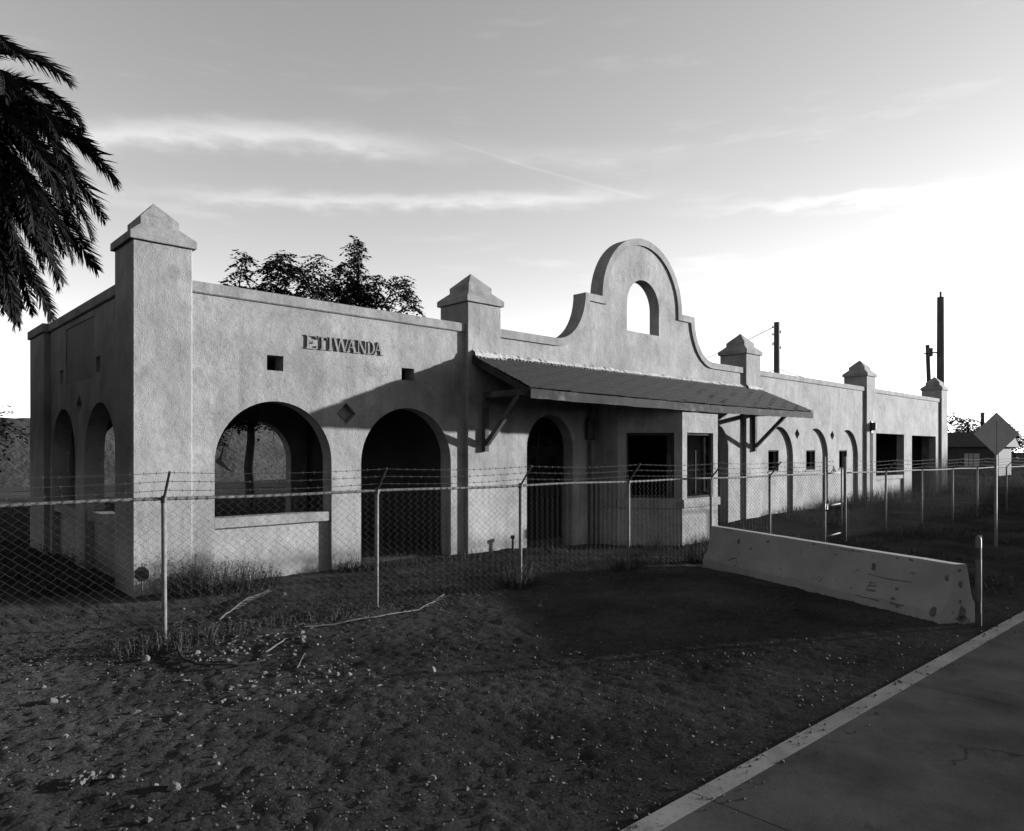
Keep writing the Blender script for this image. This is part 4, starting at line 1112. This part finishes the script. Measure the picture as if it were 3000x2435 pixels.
# dead palm stalks and other debris
def stalk(name, pts, r, label, mt='stalk', frayed=True, seed=1):
    rnd = random.Random(seed); b = Vector((pts[0][0],pts[0][1],0)); T = thing(name, (b.x,b.y,ground_z(b.x,b.y)), label, 'dead frond'); z0 = T.location.z
    # smooth curve through the points
    P = []
    for i in range(len(pts)-1):
        for k in range(5):
            t = k/5; a, c = pts[i], pts[i+1]; x = a[0]+(c[0]-a[0])*t; y = a[1]+(c[1]-a[1])*t; P.append(Vector((x,y,ground_z(x,y)+r*.8+(a[2]+(c[2]-a[2])*t)))-Vector((b.x,b.y,z0)))
    x, y, z = pts[-1]; P.append(Vector((x,y,ground_z(x,y)+z+r*.8))-Vector((b.x,b.y,z0)))
    n = len(P); m = MB(); m.tube([q+Vector((rnd.uniform(-.006,.006),rnd.uniform(-.006,.006),0)) for q in P], [r*(1-.6*i/n)*rnd.uniform(.75,1.15) for i in range(n)], 6); m.build('midrib',mt,T,smooth=True)
    if frayed:
        m = MB()
        for _ in range(90):
            i = rnd.randint(n//4,n-2); p = P[i]; d = (P[i+1]-P[i]).normalized(); s = Vector((-d.y,d.x,0))*rnd.choice((-1,1))
            l = rnd.uniform(.08,.25); e = p+(d*.8+s*.5+Vector((0,0,rnd.uniform(-.05,.15)))).normalized()*l; e.z = max(e.z-.03, p.z-.03)
            w = Vector((0,0,.004)); q = len(m.v); m.v += [tuple(p-w),tuple(p+w),tuple(e)]; m.f.append((q,q+1,q+2))
        m.build('leaflets','litter',T)
    return T
stalk('palm_stalk',[(.93,-4.0,0),(1.5,-4.16,.02),(2.0,-4.25,.02),(2.8,-4.2,.01),(3.45,-3.98,.10)],.015,'long pale dead palm stalk lying along the foot of the fence',seed=3)
stalk('palm_stalk',[(.41,-2.62,0),(.9,-2.05,.02),(1.3,-1.6,.03),(1.78,-1.3,.05)],.014,'pale dead palm stalk lying behind the fence near the weeds',seed=4)
stalk('palm_stalk',[(-.55,-3.75,.02),(-.70,-4.4,.01),(-.62,-4.85,.02),(-.35,-5.1,.02),(-.05,-5.15,.03)],.022,'dark curved dead stalk on the dirt before the first fence post','wood_dark',False,seed=5)
stalk('stick',[(.12,-4.78,0),(.52,-4.5,.04)],.014,'short pale stick lying beside the stone pile at the fence',frayed=False,seed=6)
stalk('stick',[(.12,-5.6,0),(.42,-5.2,.02)],.010,'thin pale twig on the dirt amid the stones',frayed=False,seed=7)
def crumple(x, y, r, label, seed):
    rnd = random.Random(seed); bm = bmesh.new(); bmesh.ops.create_grid(bm, x_segments=9, y_segments=9, size=r)
    q = Vector((seed*3.1,1,2))
    for v in bm.verts: v.co.z = .22*r*(1+noise.noise(v.co*(2.2/r)+q)*1.6)+.01; v.co.x += .15*r*noise.noise(v.co*(3/r)+q); v.co.y *= .6
    me = bpy.data.meshes.new('scrap'); bm.to_mesh(me); bm.free()
    o = mkobj('litter_scrap', me, 'litter', loc=(x,y,ground_z(x,y))); o.rotation_euler.z = rnd.uniform(0,6.28)
    tag(o,label,'litter')
crumple(-2.28,-7.08,.11,'crumpled pale paper scrap at the lower left corner',1)
crumple(-2.0,-4.95,.07,'small crumpled scrap at the left edge below the fence',2)
crumple(2.9,-7.3,.05,'small crumpled pale scrap on the dirt near the path',3)

# ------------------------------------------------------------------ distant house
H = thing('house', (84,6.2,0), 'low dark house among trees beyond the far end of the station', 'house')
m = MB(); m.box(-5,0,-1,9,-.3,2.9); m.build('wall','house_wall',H)
m = MB(); vs = [(-5.6,-1.6,2.85),(.6,-1.6,2.85),(.6,9.6,2.85),(-5.6,9.6,2.85),(-2.5,-1.6,4.4),(-2.5,9.6,4.4)]
m.add(vs, [(0,4,5,3),(1,2,5,4),(0,1,4),(2,3,5),(3,2,1,0)]); m.build('roof','house_roof',H)
for y in (.6,4.2,6.4):
    Wn = bpy.data.objects.new('window', None); COL.objects.link(Wn); Wn.parent = H
    m = MB(); m.box(-5.06,-5.0,y,y+1.3,.9,2.2); m.build('window_frame','house_pale',Wn)
    m = MB(); m.box(-5.08,-5.062,y+.5,y+.56,.9,2.2); m.box(-5.08,-5.062,y+.9,y+.96,.9,2.2); m.build('mullion','house_wall',Wn)
